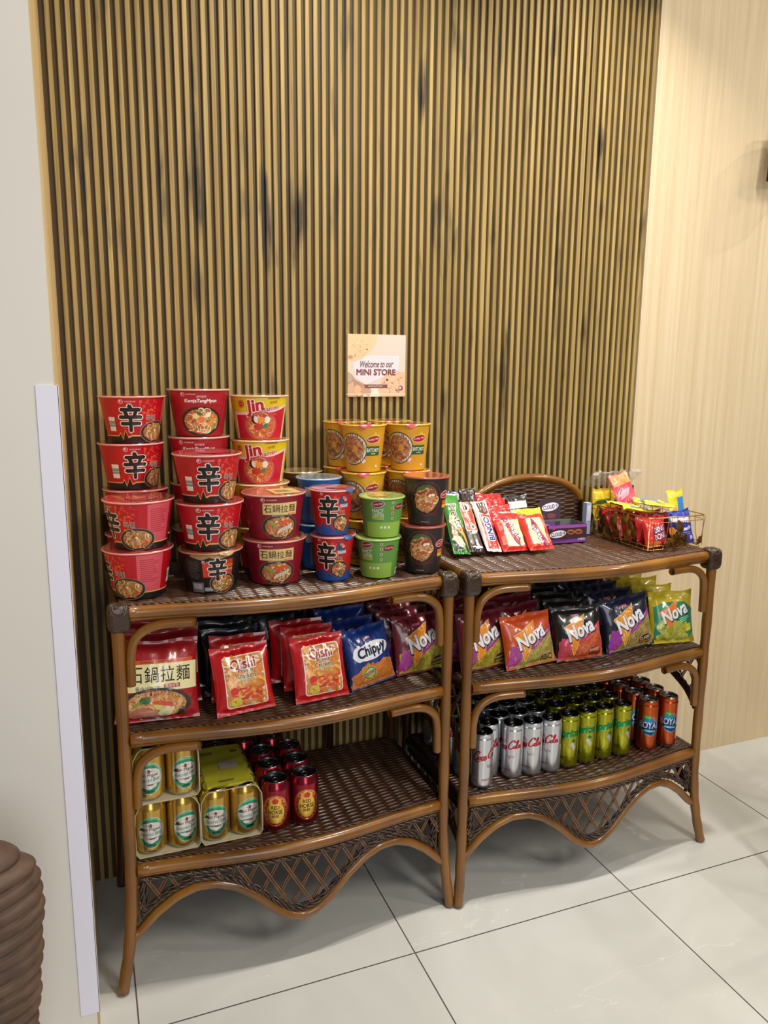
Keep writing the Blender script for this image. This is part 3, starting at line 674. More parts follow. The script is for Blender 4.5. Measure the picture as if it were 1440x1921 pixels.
# ------------------------------------------------------------------ bags
def bagfn(w, h, t, seed=0, sT=.010, sB=.008, pinch=.06, full=.5):
    def f(u, v, off=0, side=1):
        s = max(-1, min(1, 2*u/w)); r = max(0, min(1, v/h)); rr = max(0, min(1, (v-sB)/(h-sT-sB)))
        prof = (sin(pi*rr) if 0 < rr < 1 else 0)**full*(max(0, 1-abs(s)**2.8))**.62
        dT = h-sT-v; dB = v-sB
        e = exp(-abs(dT)/.022)+exp(-abs(dB)/.018)
        pl = .0024*e*sin(11*s+seed*1.7+2*sin(3*s+seed))*(1 if 0 < rr < 1 else .35)
        nz = noise.noise(Vector((u*38+seed*7, v*38, side*3+seed)))*.0046*min(1, prof*2)+noise.noise(Vector((u*90+seed, v*60, side*9)))*.0012*min(1, prof*2)
        y = -side*(t/2*prof)-side*pl*0.0-pl-side*abs(nz)*.5-side*nz*.5
        y += .004*sin(2.2*s+seed)*r**4-.006*(1-r)**6
        x = u*(1-pinch*sin(pi*r)**.8)
        z = v+.003*s*s*r**6+.0015*sin(5*s+seed)*(r**10)
        return (x, y-side*off, z)
    return f
def bagmesh(mb, f, w, h, mat, mat2=None, nx=34, nz=38):
    for side in (1, -1):
        vs = [f(-w/2+w*i/nx, h*j/nz, .00012, side) for j in range(nz+1) for i in range(nx+1)]
        fs = [(j*(nx+1)+i, j*(nx+1)+i+1, (j+1)*(nx+1)+i+1, (j+1)*(nx+1)+i) for j in range(nz) for i in range(nx)]
        mb.add(vs, fs, mat if side == 1 else (mat2 or mat))
def ridged(A, cx, cy, rot, w, h, col, dark, layer):
    A.put(rrect(w, h, h*.3, 2), col, cx, cy, rot, layer)
    a = radians(rot)
    for k in (-.5, 0, .5):
        A.put(rect(w*.86, h*.10), dark, cx-sin(a)*k*h*.62, cy+cos(a)*k*h*.62, rot, layer+.5)
def chipheap(A, region, n, cols, dark, seed, w=.030, h=.013, layer=2):
    R = random.Random(seed)
    for i in range(n):
        while True:
            x = R.uniform(*region[0]); y = R.uniform(*region[1])
            if not region[2] or region[2](x, y): break
        ridged(A, x, y, R.uniform(10, 60), w*R.uniform(.7, 1), h, R.choice(cols), dark, layer+(i % 4)*.7)
def art_nova(flav, chip, dark, band, flcol, flav2, w, h):
    def art(A):
        W = w/.15; H = h/.135
        q = lambda P: poly([(x*W, y*H) for x, y in P])
        A.put(q([(-.068, .004), (-.068, .050), (-.040, .060), (-.01, .055), (.066, .092), (.069, .03), (.069, .004)]), chip[0], 0, 0, 0, 1)
        chipheap(A, ((-.055*W, .062*W), (.010*H, .080*H), lambda x, y: y < .058*H+x*.5), 44, chip, dark, len(flav), layer=1.4)
        A.put(q([(-.071, .022), (-.060, .060), (-.030, .052), (-.036, .020), (-.052, .006), (-.069, .002)]), band, 0, 0, 0, 4)
        A.put(q([(-.010, .052), (.066, .096), (.066, .084), (-.004, .042)]), band, 0, 0, 0, 4)
        A.txt('MULTIGRAIN SNACKS', 'F8D8F0', .030*W, .0705*H, w=.062*W, rot=30, layer=5, bold=.01)
        A.put(q([(-.052, .086), (.020, .117), (-.024, .010)]), 'F6D48A', 0, 0, 0, 4.5)
        A.put(q([(-.050, .085), (.018, .1145), (-.0235, .015)]), 'EE8E1E', 0, 0, 0, 5)
        A.txt('Nova', '30304A', -.001*W, .076*H, w=.090*W, h=.036*H, rot=20, layer=6, bold=.14, shear=.15)
        A.txt('Nova', 'F2F2F8', -.0025*W, .0785*H, w=.088*W, h=.035*H, rot=20, layer=7.5, bold=.09, shear=.15)
        A.put(rect(.022*W, .005*H), 'D87088', -.012*W, .114*H, 6, 5); A.txt('Jack n Jill', '8A1830', -.012*W, .114*H, w=.018*W, rot=6, layer=6)
        A.put(ell(.021*W, .012*H), flcol[1], .043*W, .020*H, 8, 5); A.txt(flav, flcol[0], .043*W, .024*H, w=.034*W, rot=8, layer=6, bold=.02); A.txt(flav2, flcol[2], .043*W, .0155*H, w=.036*W, rot=6, layer=7, bold=.03)
    return art
def art_oishi(A0):
    A = Art(A0.mb, lambda u, v, off: A0.fn(.004+(u-.006)*1.13, .069+(v-.062)*1.10, off), 'bag', A0.step, A0.base, A0.dl)
    A.put(rrect(.082, .100, .007), 'F8E8DC', .006, .062, 0, 1); A.put(rrect(.078, .096, .006), 'D88A44', .006, .062, 0, 2)
    R = random.Random(5)
    for i in range(64):
        x = R.uniform(-.026, .038); y = R.uniform(.020, .104)
        A.put(rrect(.026, .0055, .002, 2), R.choice(['F0A850', 'F8BC68', 'E89038', 'D07828']), x, y, R.choice([-50, -30, -60, 40]), 2.5+(i % 4)*.5)
    for i in range(16): A.put(rrect(.016, .004, .0015, 2), R.choice(['D83428', 'E84838', 'C02020']), R.uniform(-.018, .036), R.uniform(.020, .048), R.uniform(-60, 60), 5+(i % 2)*.4)
    A.put(ell(.011, .009), 'D8C838', -.016, .024, 0, 6); A.put(ell(.0085, .007), 'D83838', -.018, .045, 0, 6)
    A.txt('Oishi', 'A01018', .004, .095, w=.050, h=.019, bold=.10, rot=2, out='FFF4E8', outb=.07, layer=6)
    A.txt('Prawn', '241410', .008, .082, w=.030, h=.0085, bold=.04, out='F4ECD8', outb=.06, layer=6); A.txt('Crackers', '241410', .008, .072, w=.040, h=.0095, bold=.04, rot=0, out='F4ECD8', outb=.06, layer=6)
    A.txt('Spicy Flavor', 'C8D8A8', .009, .0625, w=.028, h=.006, bold=.03, shear=.2, out='4A5A38', layer=6)
    A.put(ell(.005, .0035), 'C8C0B8', .016, .0155, 0, 6)
def art_chippy(A):
    A.put(poly([(-.062, .004), (-.058, .034), (-.03, .044), (0, .040), (.03, .058), (.058, .05), (.062, .004)]), 'D8823A', 0, 0, 0, 1)
    chipheap(A, ((-.05, .05), (.010, .048), None), 34, ['D8853A', 'E09848', 'C8702C'], 'A85520', 4, w=.026, h=.012, layer=1.4)
    A.put(ell(.052, .020), 'EFEFF4', 0, .082, 6, 2); A.put(ell(.014, .018), 'EFEFF4', -.036, .080, 0, 2)
    A.txt('Chippy', '101840', .002, .082, w=.082, h=.030, bold=.08, rot=7, shear=.1, layer=4)
    A.put(ell(.0185, .0165), 'B8C878', -.014, .032, 0, 5); A.put(ring(.017, .015, .003), '5A7A3A', -.014, .032, 0, 6); A.put(rect(.034, .007), '8A2838', -.014, .032, 12, 7); A.txt('BARBECUE', 'F0E0C0', -.014, .032, w=.03, rot=12, layer=8)
    A.put(rect(.022, .005), '9A3050', -.006, .112, 6, 3); A.txt('Jack n Jill', 'F0D0D8', -.006, .112, w=.018, rot=6, layer=4)
def art_multi(A):
    A.put(rect(.166, .056), 'F2E8B0', 0, .092, 0, 1)
    A.put(rect(.150, .008), 'D8552C', 0, .124, 0, 1)
    for i, ch in enumerate('石鍋拉麵'): A.txt(ch, '17110D', -.046+i*.0335, .098, w=.029, h=.032, bold=.008, layer=3)
    A.put(rect(.034, .009), 'B8283A', .030, .073, 2, 2); A.txt('濃濃香香', 'F4E0D8', .030, .073, w=.03, layer=3)
    A.txt('돌솥비빔면', '6A6058', -.022, .070, w=.05, bold=.02, layer=3)
    A.food(-.004, .036, .074, .0345, 44, bowl='35302C', base='C88A52', n=130, layer=2, cols=('E0A868', 'D08848', 'F0D0A0', 'B86838', 'E8BC88'))
    A.put(ell(.024, .011), 'B8705A', -.036, .020, 10, 7); A.put(ell(.020, .009), 'C8887A', -.016, .016, -15, 7.6); A.put(ell(.016, .006), 'F2E6C4', .012, .020, 35, 8); A.put(ell(.016, .006), 'EAD8B0', .022, .018, 40, 8.6)
    A.put(ell(.022, .005), 'D84A28', .010, .038, -8, 8); A.put(ell(.012, .008), '3E6A34', -.026, .046, 0, 8); A.put(ell(.018, .003), '8AA048', -.040, .040, 35, 7); A.put(ell(.012, .006), 'D8D070', .004, .029, -20, 8.5)
    A.txt('NONGSHIM NOODLE SOUP', '3A1810', .0, .124, w=.07, layer=2)
def art_navy(A):
    A.put(rect(.09, .045), 'A88438', .0, .028, 0, 1); A.put(rect(.1, .04), '1A2450', 0, .07, 0, 1); A.put(ring(.02, .016, .002), 'B8C0B0', -.01, .075, 0, 3); A.put(rect(.022, .005), 'B05068', .0, .118, 4, 3)
def art_green_bag(A):
    W, H = .145/.15, 1
    A.put(poly([(-.06, .012), (-.06, .100), (-.03, .112), (.035, .112), (.062, .09), (.064, .03), (.05, .012)]), '1E8A5E', 0, 0, 0, 1)
    chipheap(A, ((-.045, .035), (.010, .055), lambda x, y: y < .06), 36, ['C8C848', 'B8B83C', 'D8D460'], '8A8A28', 8, layer=2)
    A.put(poly([(-.050, .085), (.012, .116), (-.012, .032)]), 'F08030', 0, 0, 0, 4)
    A.txt('Nova', '2A3A4A', .001, .083, w=.084, h=.034, rot=22, layer=6, bold=.14, shear=.15); A.txt('Nova', 'F4F4F4', -.001, .085, w=.082, h=.033, rot=22, layer=7.5, bold=.09, shear=.15)
    A.put(lines(.034, .014, 3, random.Random(2)), 'A8D8C0', .030, .066, 14, 4); A.put(rect(.018, .020), 'E8D830', .044, .042, 12, 5); A.txt('NO MSG', '4A6A20', .044, .044, w=.014, rot=12, layer=6)
BK = {
 'oishi': ('snack_bag', .128, .143, .040, 'C40A12', art_oishi),
 'chippy': ('snack_bag', .128, .138, .044, '12347E', art_chippy),
 'maroon': ('snack_bag', .148, .140, .046, '6E1424', art_nova('COUNTRY', ['B8A838', 'A89A30', 'C8B84C'], '766A1E', 'A82C8C', ('F0E8D0', '3A2818', 'E8D820'), 'CHEDDAR', .148, .140)),
 'orange': ('snack_bag', .152, .130, .046, 'C84A14', art_nova('SMOKY', ['B8A858', 'A89848', 'C8B868'], '6E5E22', 'B03C94', ('3A2410', 'C8A868', '4A2410'), 'BBQ', .152, .130)),
 'black': ('snack_bag', .134, .136, .044, '14100F', art_nova('SWEET', ['D8603A', 'C85030', 'E0744A'], '8A2C18', 'D04060', ('F4D8B0', '9A3020', '5A1410'), 'CHILI', .134, .136)),
 'classic': ('snack_bag', .156, .142, .046, '161C38', art_nova('CLASSIC', ['B09858', 'A08848', 'C0A868'], '66521E', 'A030A0', ('F4F0E8', '2A1810', 'E8A828'), 'SNACKS', .156, .142)),
 'green': ('snack_bag', .134, .140, .046, 'D0B81C', art_green_bag),
 'multi': ('noodle_multipack', .172, .166, .056, 'A81C22', art_multi),
 'navy': ('snack_bag', .130, .150, .042, '10131F', art_navy)}
BG = {}
def bag(k, x, y, z, yaw, lean, label, group, roll=0, sc=1):
    nm, w, h, t, col, art = BK[k]
    if k not in BG:
        f = bagfn(w, h, t, sum(map(ord, k)) % 17, pinch=.05, full=.42 if k == 'multi' else .55)
        mb = MB(); bagmesh(mb, f, w, h, M(col, 'bag')); A = Art(mb, f, 'bag', step=.0055, base=.0007, dl=.00012); art(A)
        o = BG[k] = mb.build(nm)
    else: o = BG[k].copy(); COL.objects.link(o)
    o.location = (x, y, z+.0015); o.rotation_euler = (radians(-lean), radians(roll), radians(yaw)); o.scale = (sc, sc, sc)
    tag(o, label, 'noodle pack' if k == 'multi' else 'snack bag', group); return o
MS = ZM+.0085+.0050
bag('multi', .082, -.340, MS, -2, 14, 'red and cream noodle multipack with bowl picture, frontmost behind the left leg', 'red and cream noodle multipacks', 2)
bag('multi', .098, -.270, MS, 3, 10, 'red and cream noodle multipack in the middle of three', 'red and cream noodle multipacks', 1)
bag('multi', .092, -.200, MS+.006, -3, 6, 'red and cream noodle multipack rearmost of three', 'red and cream noodle multipacks')
for i, (x, y, r, s) in enumerate(((.256, -.252, 4, 1), (.250, -.198, -3, 1), (.246, -.142, 2, 1.05), (.385, -.142, -5, 1.0), (.375, -.08, 2, 1.08), (.218, -.082, 2, 1.1))):
    bag('navy', x, y, MS, r, 6, ['black and gold snack bag just behind the front left prawn cracker bag', 'black and gold snack bag second in the dark row by the multipacks', 'black and gold snack bag third in the dark row by the multipacks', 'black snack bag behind the right prawn cracker bags', 'black snack bag by the slats behind the right prawn cracker bags', 'black and gold snack bag last in the dark row by the slats'][i], 'black and gold snack bags', sc=s)
bag('oishi', .264, -.366, MS, 2, 15, 'red prawn cracker bag, front of the left pair', 'red prawn cracker bags', -3)
bag('oishi', .262, -.306, MS+.004, 0, 12, 'red prawn cracker bag, rear of the left pair', 'red prawn cracker bags', 1)
bag('oishi', .436, -.360, MS, 5, 14, 'red prawn cracker bag, front of the right three', 'red prawn cracker bags', -1)
bag('oishi', .425, -.298, MS+.004, 4, 12, 'red prawn cracker bag, middle of the right three', 'red prawn cracker bags', 1)
bag('oishi', .410, -.245, MS+.004, -2, 8, 'red prawn cracker bag, rear of the right three', 'red prawn cracker bags')
bag('chippy', .573, -.320, MS, 15, 14, 'blue barbecue corn chip bag, front of three', 'blue corn chip bags', -4)
bag('chippy', .547, -.252, MS, 8, 10, 'blue corn chip bag, middle of three', 'blue corn chip bags')
bag('chippy', .535, -.190, MS+.004, 4, 6, 'blue corn chip bag, rear of three', 'blue corn chip bags', sc=1.05)
bag('maroon', .711, -.288, MS, 10, 13, 'maroon cheddar chip bag frontmost on the left unit', 'maroon cheddar chip bags on the left unit', 1)
bag('maroon', .694, -.226, MS, 5, 10, 'maroon cheddar chip bag second in its row on the left unit', 'maroon cheddar chip bags on the left unit')
bag('maroon', .692, -.166, MS+.003, 2, 7, 'maroon cheddar chip bag third in its row on the left unit', 'maroon cheddar chip bags on the left unit')
bag('maroon', .660, -.100, MS+.003, 0, 5, 'maroon cheddar chip bag by the slats on the left unit', 'maroon cheddar chip bags on the left unit')
g_ = 'maroon cheddar chip bags on the right unit'
bag('maroon', .866, -.326, MS, 9, 14, 'maroon cheddar chip bag beside the orange barbecue bag', g_, 1)
bag('maroon', 1.003, -.284, MS+.006, 4, 12, 'maroon cheddar chip bag peeking over the orange barbecue bag', g_, -3, .93)
bag('maroon', .870, -.264, MS, 3, 9, 'maroon cheddar chip bag second row right behind the beside one', g_)
bag('maroon', .998, -.222, MS+.003, -2, 9, 'maroon cheddar chip bag behind the one that peeks over the orange bag', g_)
bag('maroon', .852, -.192, MS+.004, 0, 7, 'maroon cheddar chip bag rearmost at the left of the right unit', g_)
bag('orange', .985, -.350, MS, 4, 15, 'orange barbecue chip bag on the middle woven shelf', None, -2)
bag('black', 1.126, -.358, MS, -8, 14, 'black sweet chili chip bag, front of its row', 'black sweet chili chip bags', -2)
for i, (x, y) in enumerate(((1.134, -.294), (1.140, -.232), (1.122, -.172), (1.062, -.118))):
    bag('black', x, y, MS+.003, -4+3*i, 10-i*1.5, f'black sweet chili chip bag, {ORD[i+1]} back in its row', 'black sweet chili chip bags', sc=1.0+.015*i)
bag('classic', 1.298, -.340, MS, 1, 12, 'navy classic chip bag, front of its row', 'navy classic chip bags', -5)
for i, (x, y) in enumerate(((1.280, -.274), (1.282, -.212), (1.270, -.152))):
    bag('classic', x, y, MS+.003, -2+2*i, 9-i, f'navy classic chip bag, {ORD[i+1]} back in its row', 'navy classic chip bags')
bag('green', 1.440, -.338, MS, -8, 12, 'green and yellow chip bag at the right end, front of its row', 'green and yellow chip bags', 0)
for i, (x, y, r, z) in enumerate(((1.424, -.274, 4, .006), (1.424, -.214, -3, .016), (1.418, -.156, 3, .03), (1.255, -.092, -2, .05), (1.395, -.094, 4, .06), (1.112, -.062, 1, .03))):
    bag('green', x, y, MS+z*.3, -4+r, 8, 'green and yellow chip bag, '+['second back in its row', 'third back in its row', 'fourth back in its row', 'by the slats behind the navy bags', 'by the back right leg', 'by the slats behind the black bags'][i], 'green and yellow chip bags', r*.6, 1.0+z)

# ------------------------------------------------------------------ cans
CAN = {}
def make_can(name, R0, H, col, art, kindm='can', neck=None, parent=None, lidc='9C9CA0'):
    t = empty(name) if parent is None else None
    mb = MB(); m = M(col, kindm); s = R0-(neck or .0265)
    prof = [(0, .003), (R0-.010, .0025), (R0-.007, 0), (R0-.005, .0005), (R0-.001, .007), (R0, .011), (R0, H*.5), (R0, H-.012-s), (R0-.0012, H-.0085-s*.9), (R0-s+.0012, H-.0035), (R0-s, H-.0015)]
    lathe(mb, prof, m, 56, mats=[M('B8B8BC', 'metal')]*4+[m]*6)
    def fn(u, v, off): a = u/R0; r = R0+off; return (r*sin(a), -r*cos(a), v)
    art(Art(mb, fn, kindm, step=.0035, base=.00022, dl=.00010)); 
    body = mb.build('can_body', t)
    r = R0-s
    mb = MB(); lathe(mb, [(r, H-.0018), (r+.0008, H-.0008), (r+.0002, H), (r-.0012, H-.0004), (r-.0022, H-.0045), (r-.004, H-.005), (r*.4, H-.0044), (0, H-.0044)], M(lidc, 'metal'), 44)
    lid = mb.build('can_lid', t)
    mb = MB(); tube(mb, [(.0062*cos(2*pi*i/20), -.006+.0085*sin(2*pi*i/20), H-.0032) for i in range(20)], .0011, M('B0B0B4', 'metal'), 6, closed=True)
    mb.add([(x, y, H-.0034) for x, y in ell(.005, .004, 14)[0]], [list(range(14))], M('8A8A8E', 'metal'))
    tube(mb, [(.009*cos(pi*i/14), .004+.010*sin(pi*i/14), H-.0042) for i in range(15)], .0006, M('6A6A6E', 'metal'), 5)
    tab = mb.build('pull_tab', lid)
    return t, body, lid
def stroke(P, w, closed=False):
    Q = smoothpath([(x, y, 0) for x, y in P], 5); n = len(Q); V = []; F = []
    for i, p in enumerate(Q):
        t = (Q[min(i+1, n-1)]-Q[max(i-1, 0)]).normalized(); ww = w*(.45+.75*abs(t.y))*(min(1, .35+min(i, n-1-i)*.25) if not closed else 1)
        V += [(p.x-t.y*ww/2, p.y+t.x*ww/2), (p.x+t.y*ww/2, p.y-t.x*ww/2)]
    for i in range(n-1): F.append([2*i, 2*i+2, 2*i+3, 2*i+1])
    return V, F
def script_cola(A, u, v, S, col, rot):
    def o_(x, r=.42): return [(x+r*cos(q), .62+.62*sin(q)) for q in [pi*.5+2*pi*i/12 for i in range(13)]]
    def C_(x): return [(x+2.0, 2.5), (x+2.3, 3.2), (x+1.7, 3.6), (x+.8, 3.0), (x+.1, 1.7), (x+.1, .5), (x+.7, -.1), (x+1.5, .2), (x+2.1, .8)]
    def c_(x): return [(x+.75, 1.0), (x+.45, 1.25), (x+.05, .8), (x+.05, .3), (x+.4, 0), (x+.9, .3)]
    def st(x): return [(x, 1.2), (x-.05, .4), (x+.15, .0), (x+.5, .3)]
    L = [C_(0), o_(2.6), c_(3.3), o_(4.7), st(5.15), [(5.7, .95), (6.1, 1.0)], C_(6.2), o_(8.8), [(9.3, .6), (9.9, 2.2), (10.0, 3.2), (9.7, 3.3), (9.5, 2.4), (9.5, .4), (9.9, 0), (10.3, .4)], o_(10.8), st(11.25), [(.3, .2), (1.6, -.9), (3.0, -.5), (4.4, -.3), (5.2, -.7)], [(7.9, 3.3), (9.0, 2.6), (9.6, 2.9)]]
    for P in L: A.put(stroke([((x-5.8+y*.28)*S, (y-1.2)*S) for x, y in P], .52*S), col, u, v, rot, 2)
def art_coke(A):
    for u in (0, .084):
        script_cola(A, u, .090, .0062, 'B81830', 8)
        A.txt('light', 'C08088', u+.010, .062, h=.010, layer=2); A.put(lines(.024, .006, 3, random.Random(2)), 'C87880', u, .026, 0, 2)
def art_sprite(A):
    for u in (0, .084):
        A.txt('Sprite', '0E8A4A', u, .095, w=.062, h=.026, rot=8, bold=.09, shear=.25, layer=3)
        A.put(poly([(-.028, .086), (-.012, .100), (.010, .101), (-.004, .086)]), '2EC8A0', u, 0, 0, 2)
        A.put(rect(.011, .003), '0A7040', u+.016, .078, 0, 3); A.put(rect(.003, .011), '0A7040', u+.016, .078, 0, 3)
        A.txt('LEMON LIME', '7AB878', u-.004, .080, w=.018, layer=3)
        A.put(poly([(.006, .070), (.014, .076), (.022, .060), (.016, .050), (.012, .060)]), 'C8C8D0', u, 0, 0, 2)
        A.put(poly([(-.014, .078), (-.006, .030), (.010, .052)]), 'B8B822', u, 0, 0, 1)
        A.put(lines(.018, .010, 4, random.Random(6)), '4A5A1A', u-.014, .030, -6, 2); A.put(lines(.010, .003, 1, random.Random(6)), '4A5A1A', u+.012, .031, -6, 2)
def art_royal(A):
    for u in (0, .084):
        q = lambda P, m=1.32: poly([(x*m, .072+(y-.072)*m) for x, y in P])
        A.put(ell(.027, .028), 'D8784A', u+.002, .076, 0, 1); A.put(q([(-.021, .080), (-.010, .088), (.010, .087), (.022, .080), (.018, .060), (.004, .052), (-.008, .056), (-.018, .066)]), '7AA8E0', u, 0, 0, 1.5)
        A.put(q([(-.019, .079), (-.010, .086), (.010, .085), (.020, .079), (.016, .061), (.004, .054), (-.008, .058), (-.017, .067)]), '123A86', u, 0, 0, 2)
        A.put(ell(.011, .007), '2E9A48', u-.005, .099, -15, 3); A.put(ell(.008, .004), '5AC060', u-.005, .101, -15, 4)
        A.put(ell(.016, .009), '2A8AD8', u-.004, .091, 0, 2.5)
        A.txt('ROYAL', '1A2A5A', u, .0775, w=.057, h=.0200, bold=.12, rot=-2, layer=4); A.txt('ROYAL', 'D4DCF4', u-.0004, .0782, w=.054, h=.0182, bold=.06, rot=-2, layer=5.5)
        A.put(rrect(.034, .006, .001), '3EC0A8', u+.001, .0615, -4, 4); A.txt('TRU ORANGE', 'E8F8F0', u+.001, .0615, w=.028, rot=-4, layer=5)
def art_redhorse(A):
    A.put(ell(.0300, .0375), 'E8A060', 0, .054, 0, 1); A.put(ell(.0290, .0365), 'C8402C', 0, .054, 0, 2); A.put(ring(.0278, .0352, .0013), 'F0B070', 0, .054, 0, 3)
    for i in range(16):
        a = radians(-150+300*i/15+90); A.put(rect(.003, .0026), 'F4C070', .0243*cos(a), .054+.0316*sin(a), 0, 3)
    A.put(ell(.0205, .0265), 'EDC44C', 0, .050, 0, 3.4); A.put(ell(.014, .012), 'EDC44C', 0, .075, 0, 3.4); A.put(ell(.008, .007), 'E0784C', 0, .078, 0, 4); A.put(poly([(-.005, .072), (.005, .072), (.007, .081), (.001, .085), (-.006, .079)]), 'C83A30', 0, 0, 0, 5)
    A.txt('RED', '2A1410', 0, .0630, w=.0175, h=.0080, bold=.05, layer=5); A.txt('HORSE', '2A1410', 0, .0515, w=.031, h=.0095, bold=.05, layer=5); A.txt('BEER', '2A1410', 0, .0415, w=.016, h=.006, bold=.05, layer=5)
    for u in (.09, -.09): A.put(ring(.02, .030, .002), 'D88A5A', u, .055, 0, 1)
def art_sanmig(A):
    A.put(ell(.0285, .0365), 'D8E8D8', 0, .053, 0, 1); A.put(ell(.0270, .035), '2E9A6C', 0, .053, 0, 2); A.put(ring(.0255, .0335, .0014), '9ADCB8', 0, .053, 0, 2.6)
    A.put(poly([(-.024, .066), (-.015, .074), (0, .077), (.015, .074), (.024, .066), (.0275, .052), (.024, .040), (.016, .040), (.014, .033), (0, .028), (-.014, .033), (-.016, .040), (-.024, .040), (-.0275, .052)]), 'E4DFE0', 0, 0, 0, 3)
    A.put(rect(.005, .008), '8A3A34', 0, .069, 0, 4); A.put(rect(.014, .001), '8A4A44', 0, .069, 0, 4)
    A.txt('San Miguel', '3A1E1C', 0, .060, w=.036, h=.0085, bold=.02, layer=4); A.put(text('S', None, .0075, .04), 'B02A2A', -.0165, .0603, 0, 5)
    A.txt('Flavored Beer', '3E9A7A', 0, .050, w=.046, h=.0085, bold=.01, shear=.4, rot=4, layer=4); A.put(rect(.010, .0016), '5A4A48', .002, .038, 0, 4)
    A.put(poly([(-.026, .058), (-.020, .066), (-.014, .057)]), '145A38', 0, 0, 0, 4); A.txt('San Miguel Brewery', 'C8F0D8', 0, .0835, w=.026, h=.003, layer=3); A.put(ell(.010, .004), '1A5A3E', 0, .0225, 0, 3)
    A.put(rect(.006, .022), 'B8B4A8', .036, .040, 0, 1)
BS = ZL+.0085+.0050
RC, HC = .0268, .1455
row_y = [-.345, -.288, -.2275, -.1725, -.1175, -.0625]
def slim(kind, col, art, x, y, delta, label, group, lid):
    if kind not in CAN: CAN[kind] = o = make_can('drink_can', RC, HC, col, art, neck=.0240, lidc=lid)[0]
    else: o = copy_tree(CAN[kind])
    o.location = (x, y, BS); o.rotation_euler = (0, 0, face(x, y, delta)); tag(o, label, 'drink can', group)
Rj = random.Random(12)
fr = [(.852, -.355, 22), (.892, -.314, -20), (.9475, -.340, -34), (1.002, -.345, -30), (1.057, -.348, -42)]
for i, (x, y, d) in enumerate(fr): slim('coke', 'D2D4DA', art_coke, x, y, d, f'slim silver cola can with red script, {ORD[i]} from the left along the front', 'slim silver cola cans', '3C3A38')
CX = [.829, .884, .939, .994, 1.050]
for r in range(1, 5):
    for i, x in enumerate(CX):
        y = row_y[r]-.001
        if r == 1 and i == 1: continue
        if r == 1: x, y = [.836, 0, .937, .992, 1.047][i], [-.290, 0, -.283, -.286, -.288][i]
        slim('coke', '', None, x, y, Rj.uniform(-60, 60), f'slim silver cola can, {ORD[i]} from the left in the {ORD[r]} row back', 'slim silver cola cans', '')
for r in range(0, 6):
    for i in range(4):
        x = [1.114, 1.171, 1.227, 1.286][i]; y = row_y[r]+([.001, .004, .006, .004][i] if r == 0 else .004)
        slim('sprite', 'A9A818', art_sprite, x, y, [-6, -14, 8, 10][i] if r == 0 else Rj.uniform(-60, 60), f'slim lime green soda can, {ORD[i]} from the left '+('along the front' if r == 0 else f'in the {ORD[r]} row back'), 'slim lime green soda cans', '4A4644')
for r in range(0, 5):
    for i in range(2):
        x = [1.372, 1.440][i]-(.004*r if i == 0 else 0); y = -.344+.0566*r
        slim('royal', 'C2521A', art_royal, x, y, [8, 14][i] if r == 0 else Rj.uniform(-50, 50), f'slim orange soda can, {ORD[i]} from the left '+('along the front' if r == 0 else f'in the {ORD[r]} row back'), 'slim orange soda cans', '8A8684')
RB, HB = .0331, .1195
g_ = 'red beer cans on the bottom shelf'
rh = [(.3290, -.346, -4, 'front row, left'), (.3965, -.343, 8, 'front row, right'), (.3290, -.277, 30, 'second row, left'), (.396, -.274, -20, 'second row, right'), (.3290, -.208, 10, 'third row, left'), (.3955, -.206, 40, 'third row, right'),
      (.229, -.129, 0, 'behind the pack with the yellow top'), (.298, -.129, 15, 'fourth row, left'), (.367, -.137, 70, 'fourth row, right'), (.160, -.129, 0, 'rearmost, nearest the stacked packs')]
t0 = make_can('beer_can', RB, HB, '961A2C', art_redhorse, neck=.0268, lidc='7A7A80')[0]
for i, (x, y, d, s) in enumerate(rh):
    o = t0 if i == 0 else copy_tree(t0)
    o.location = (x, y, BS); o.rotation_euler = (0, 0, face(x, y, d)); tag(o, f'red beer can with yellow oval badge, {s}', 'beer can', g_)
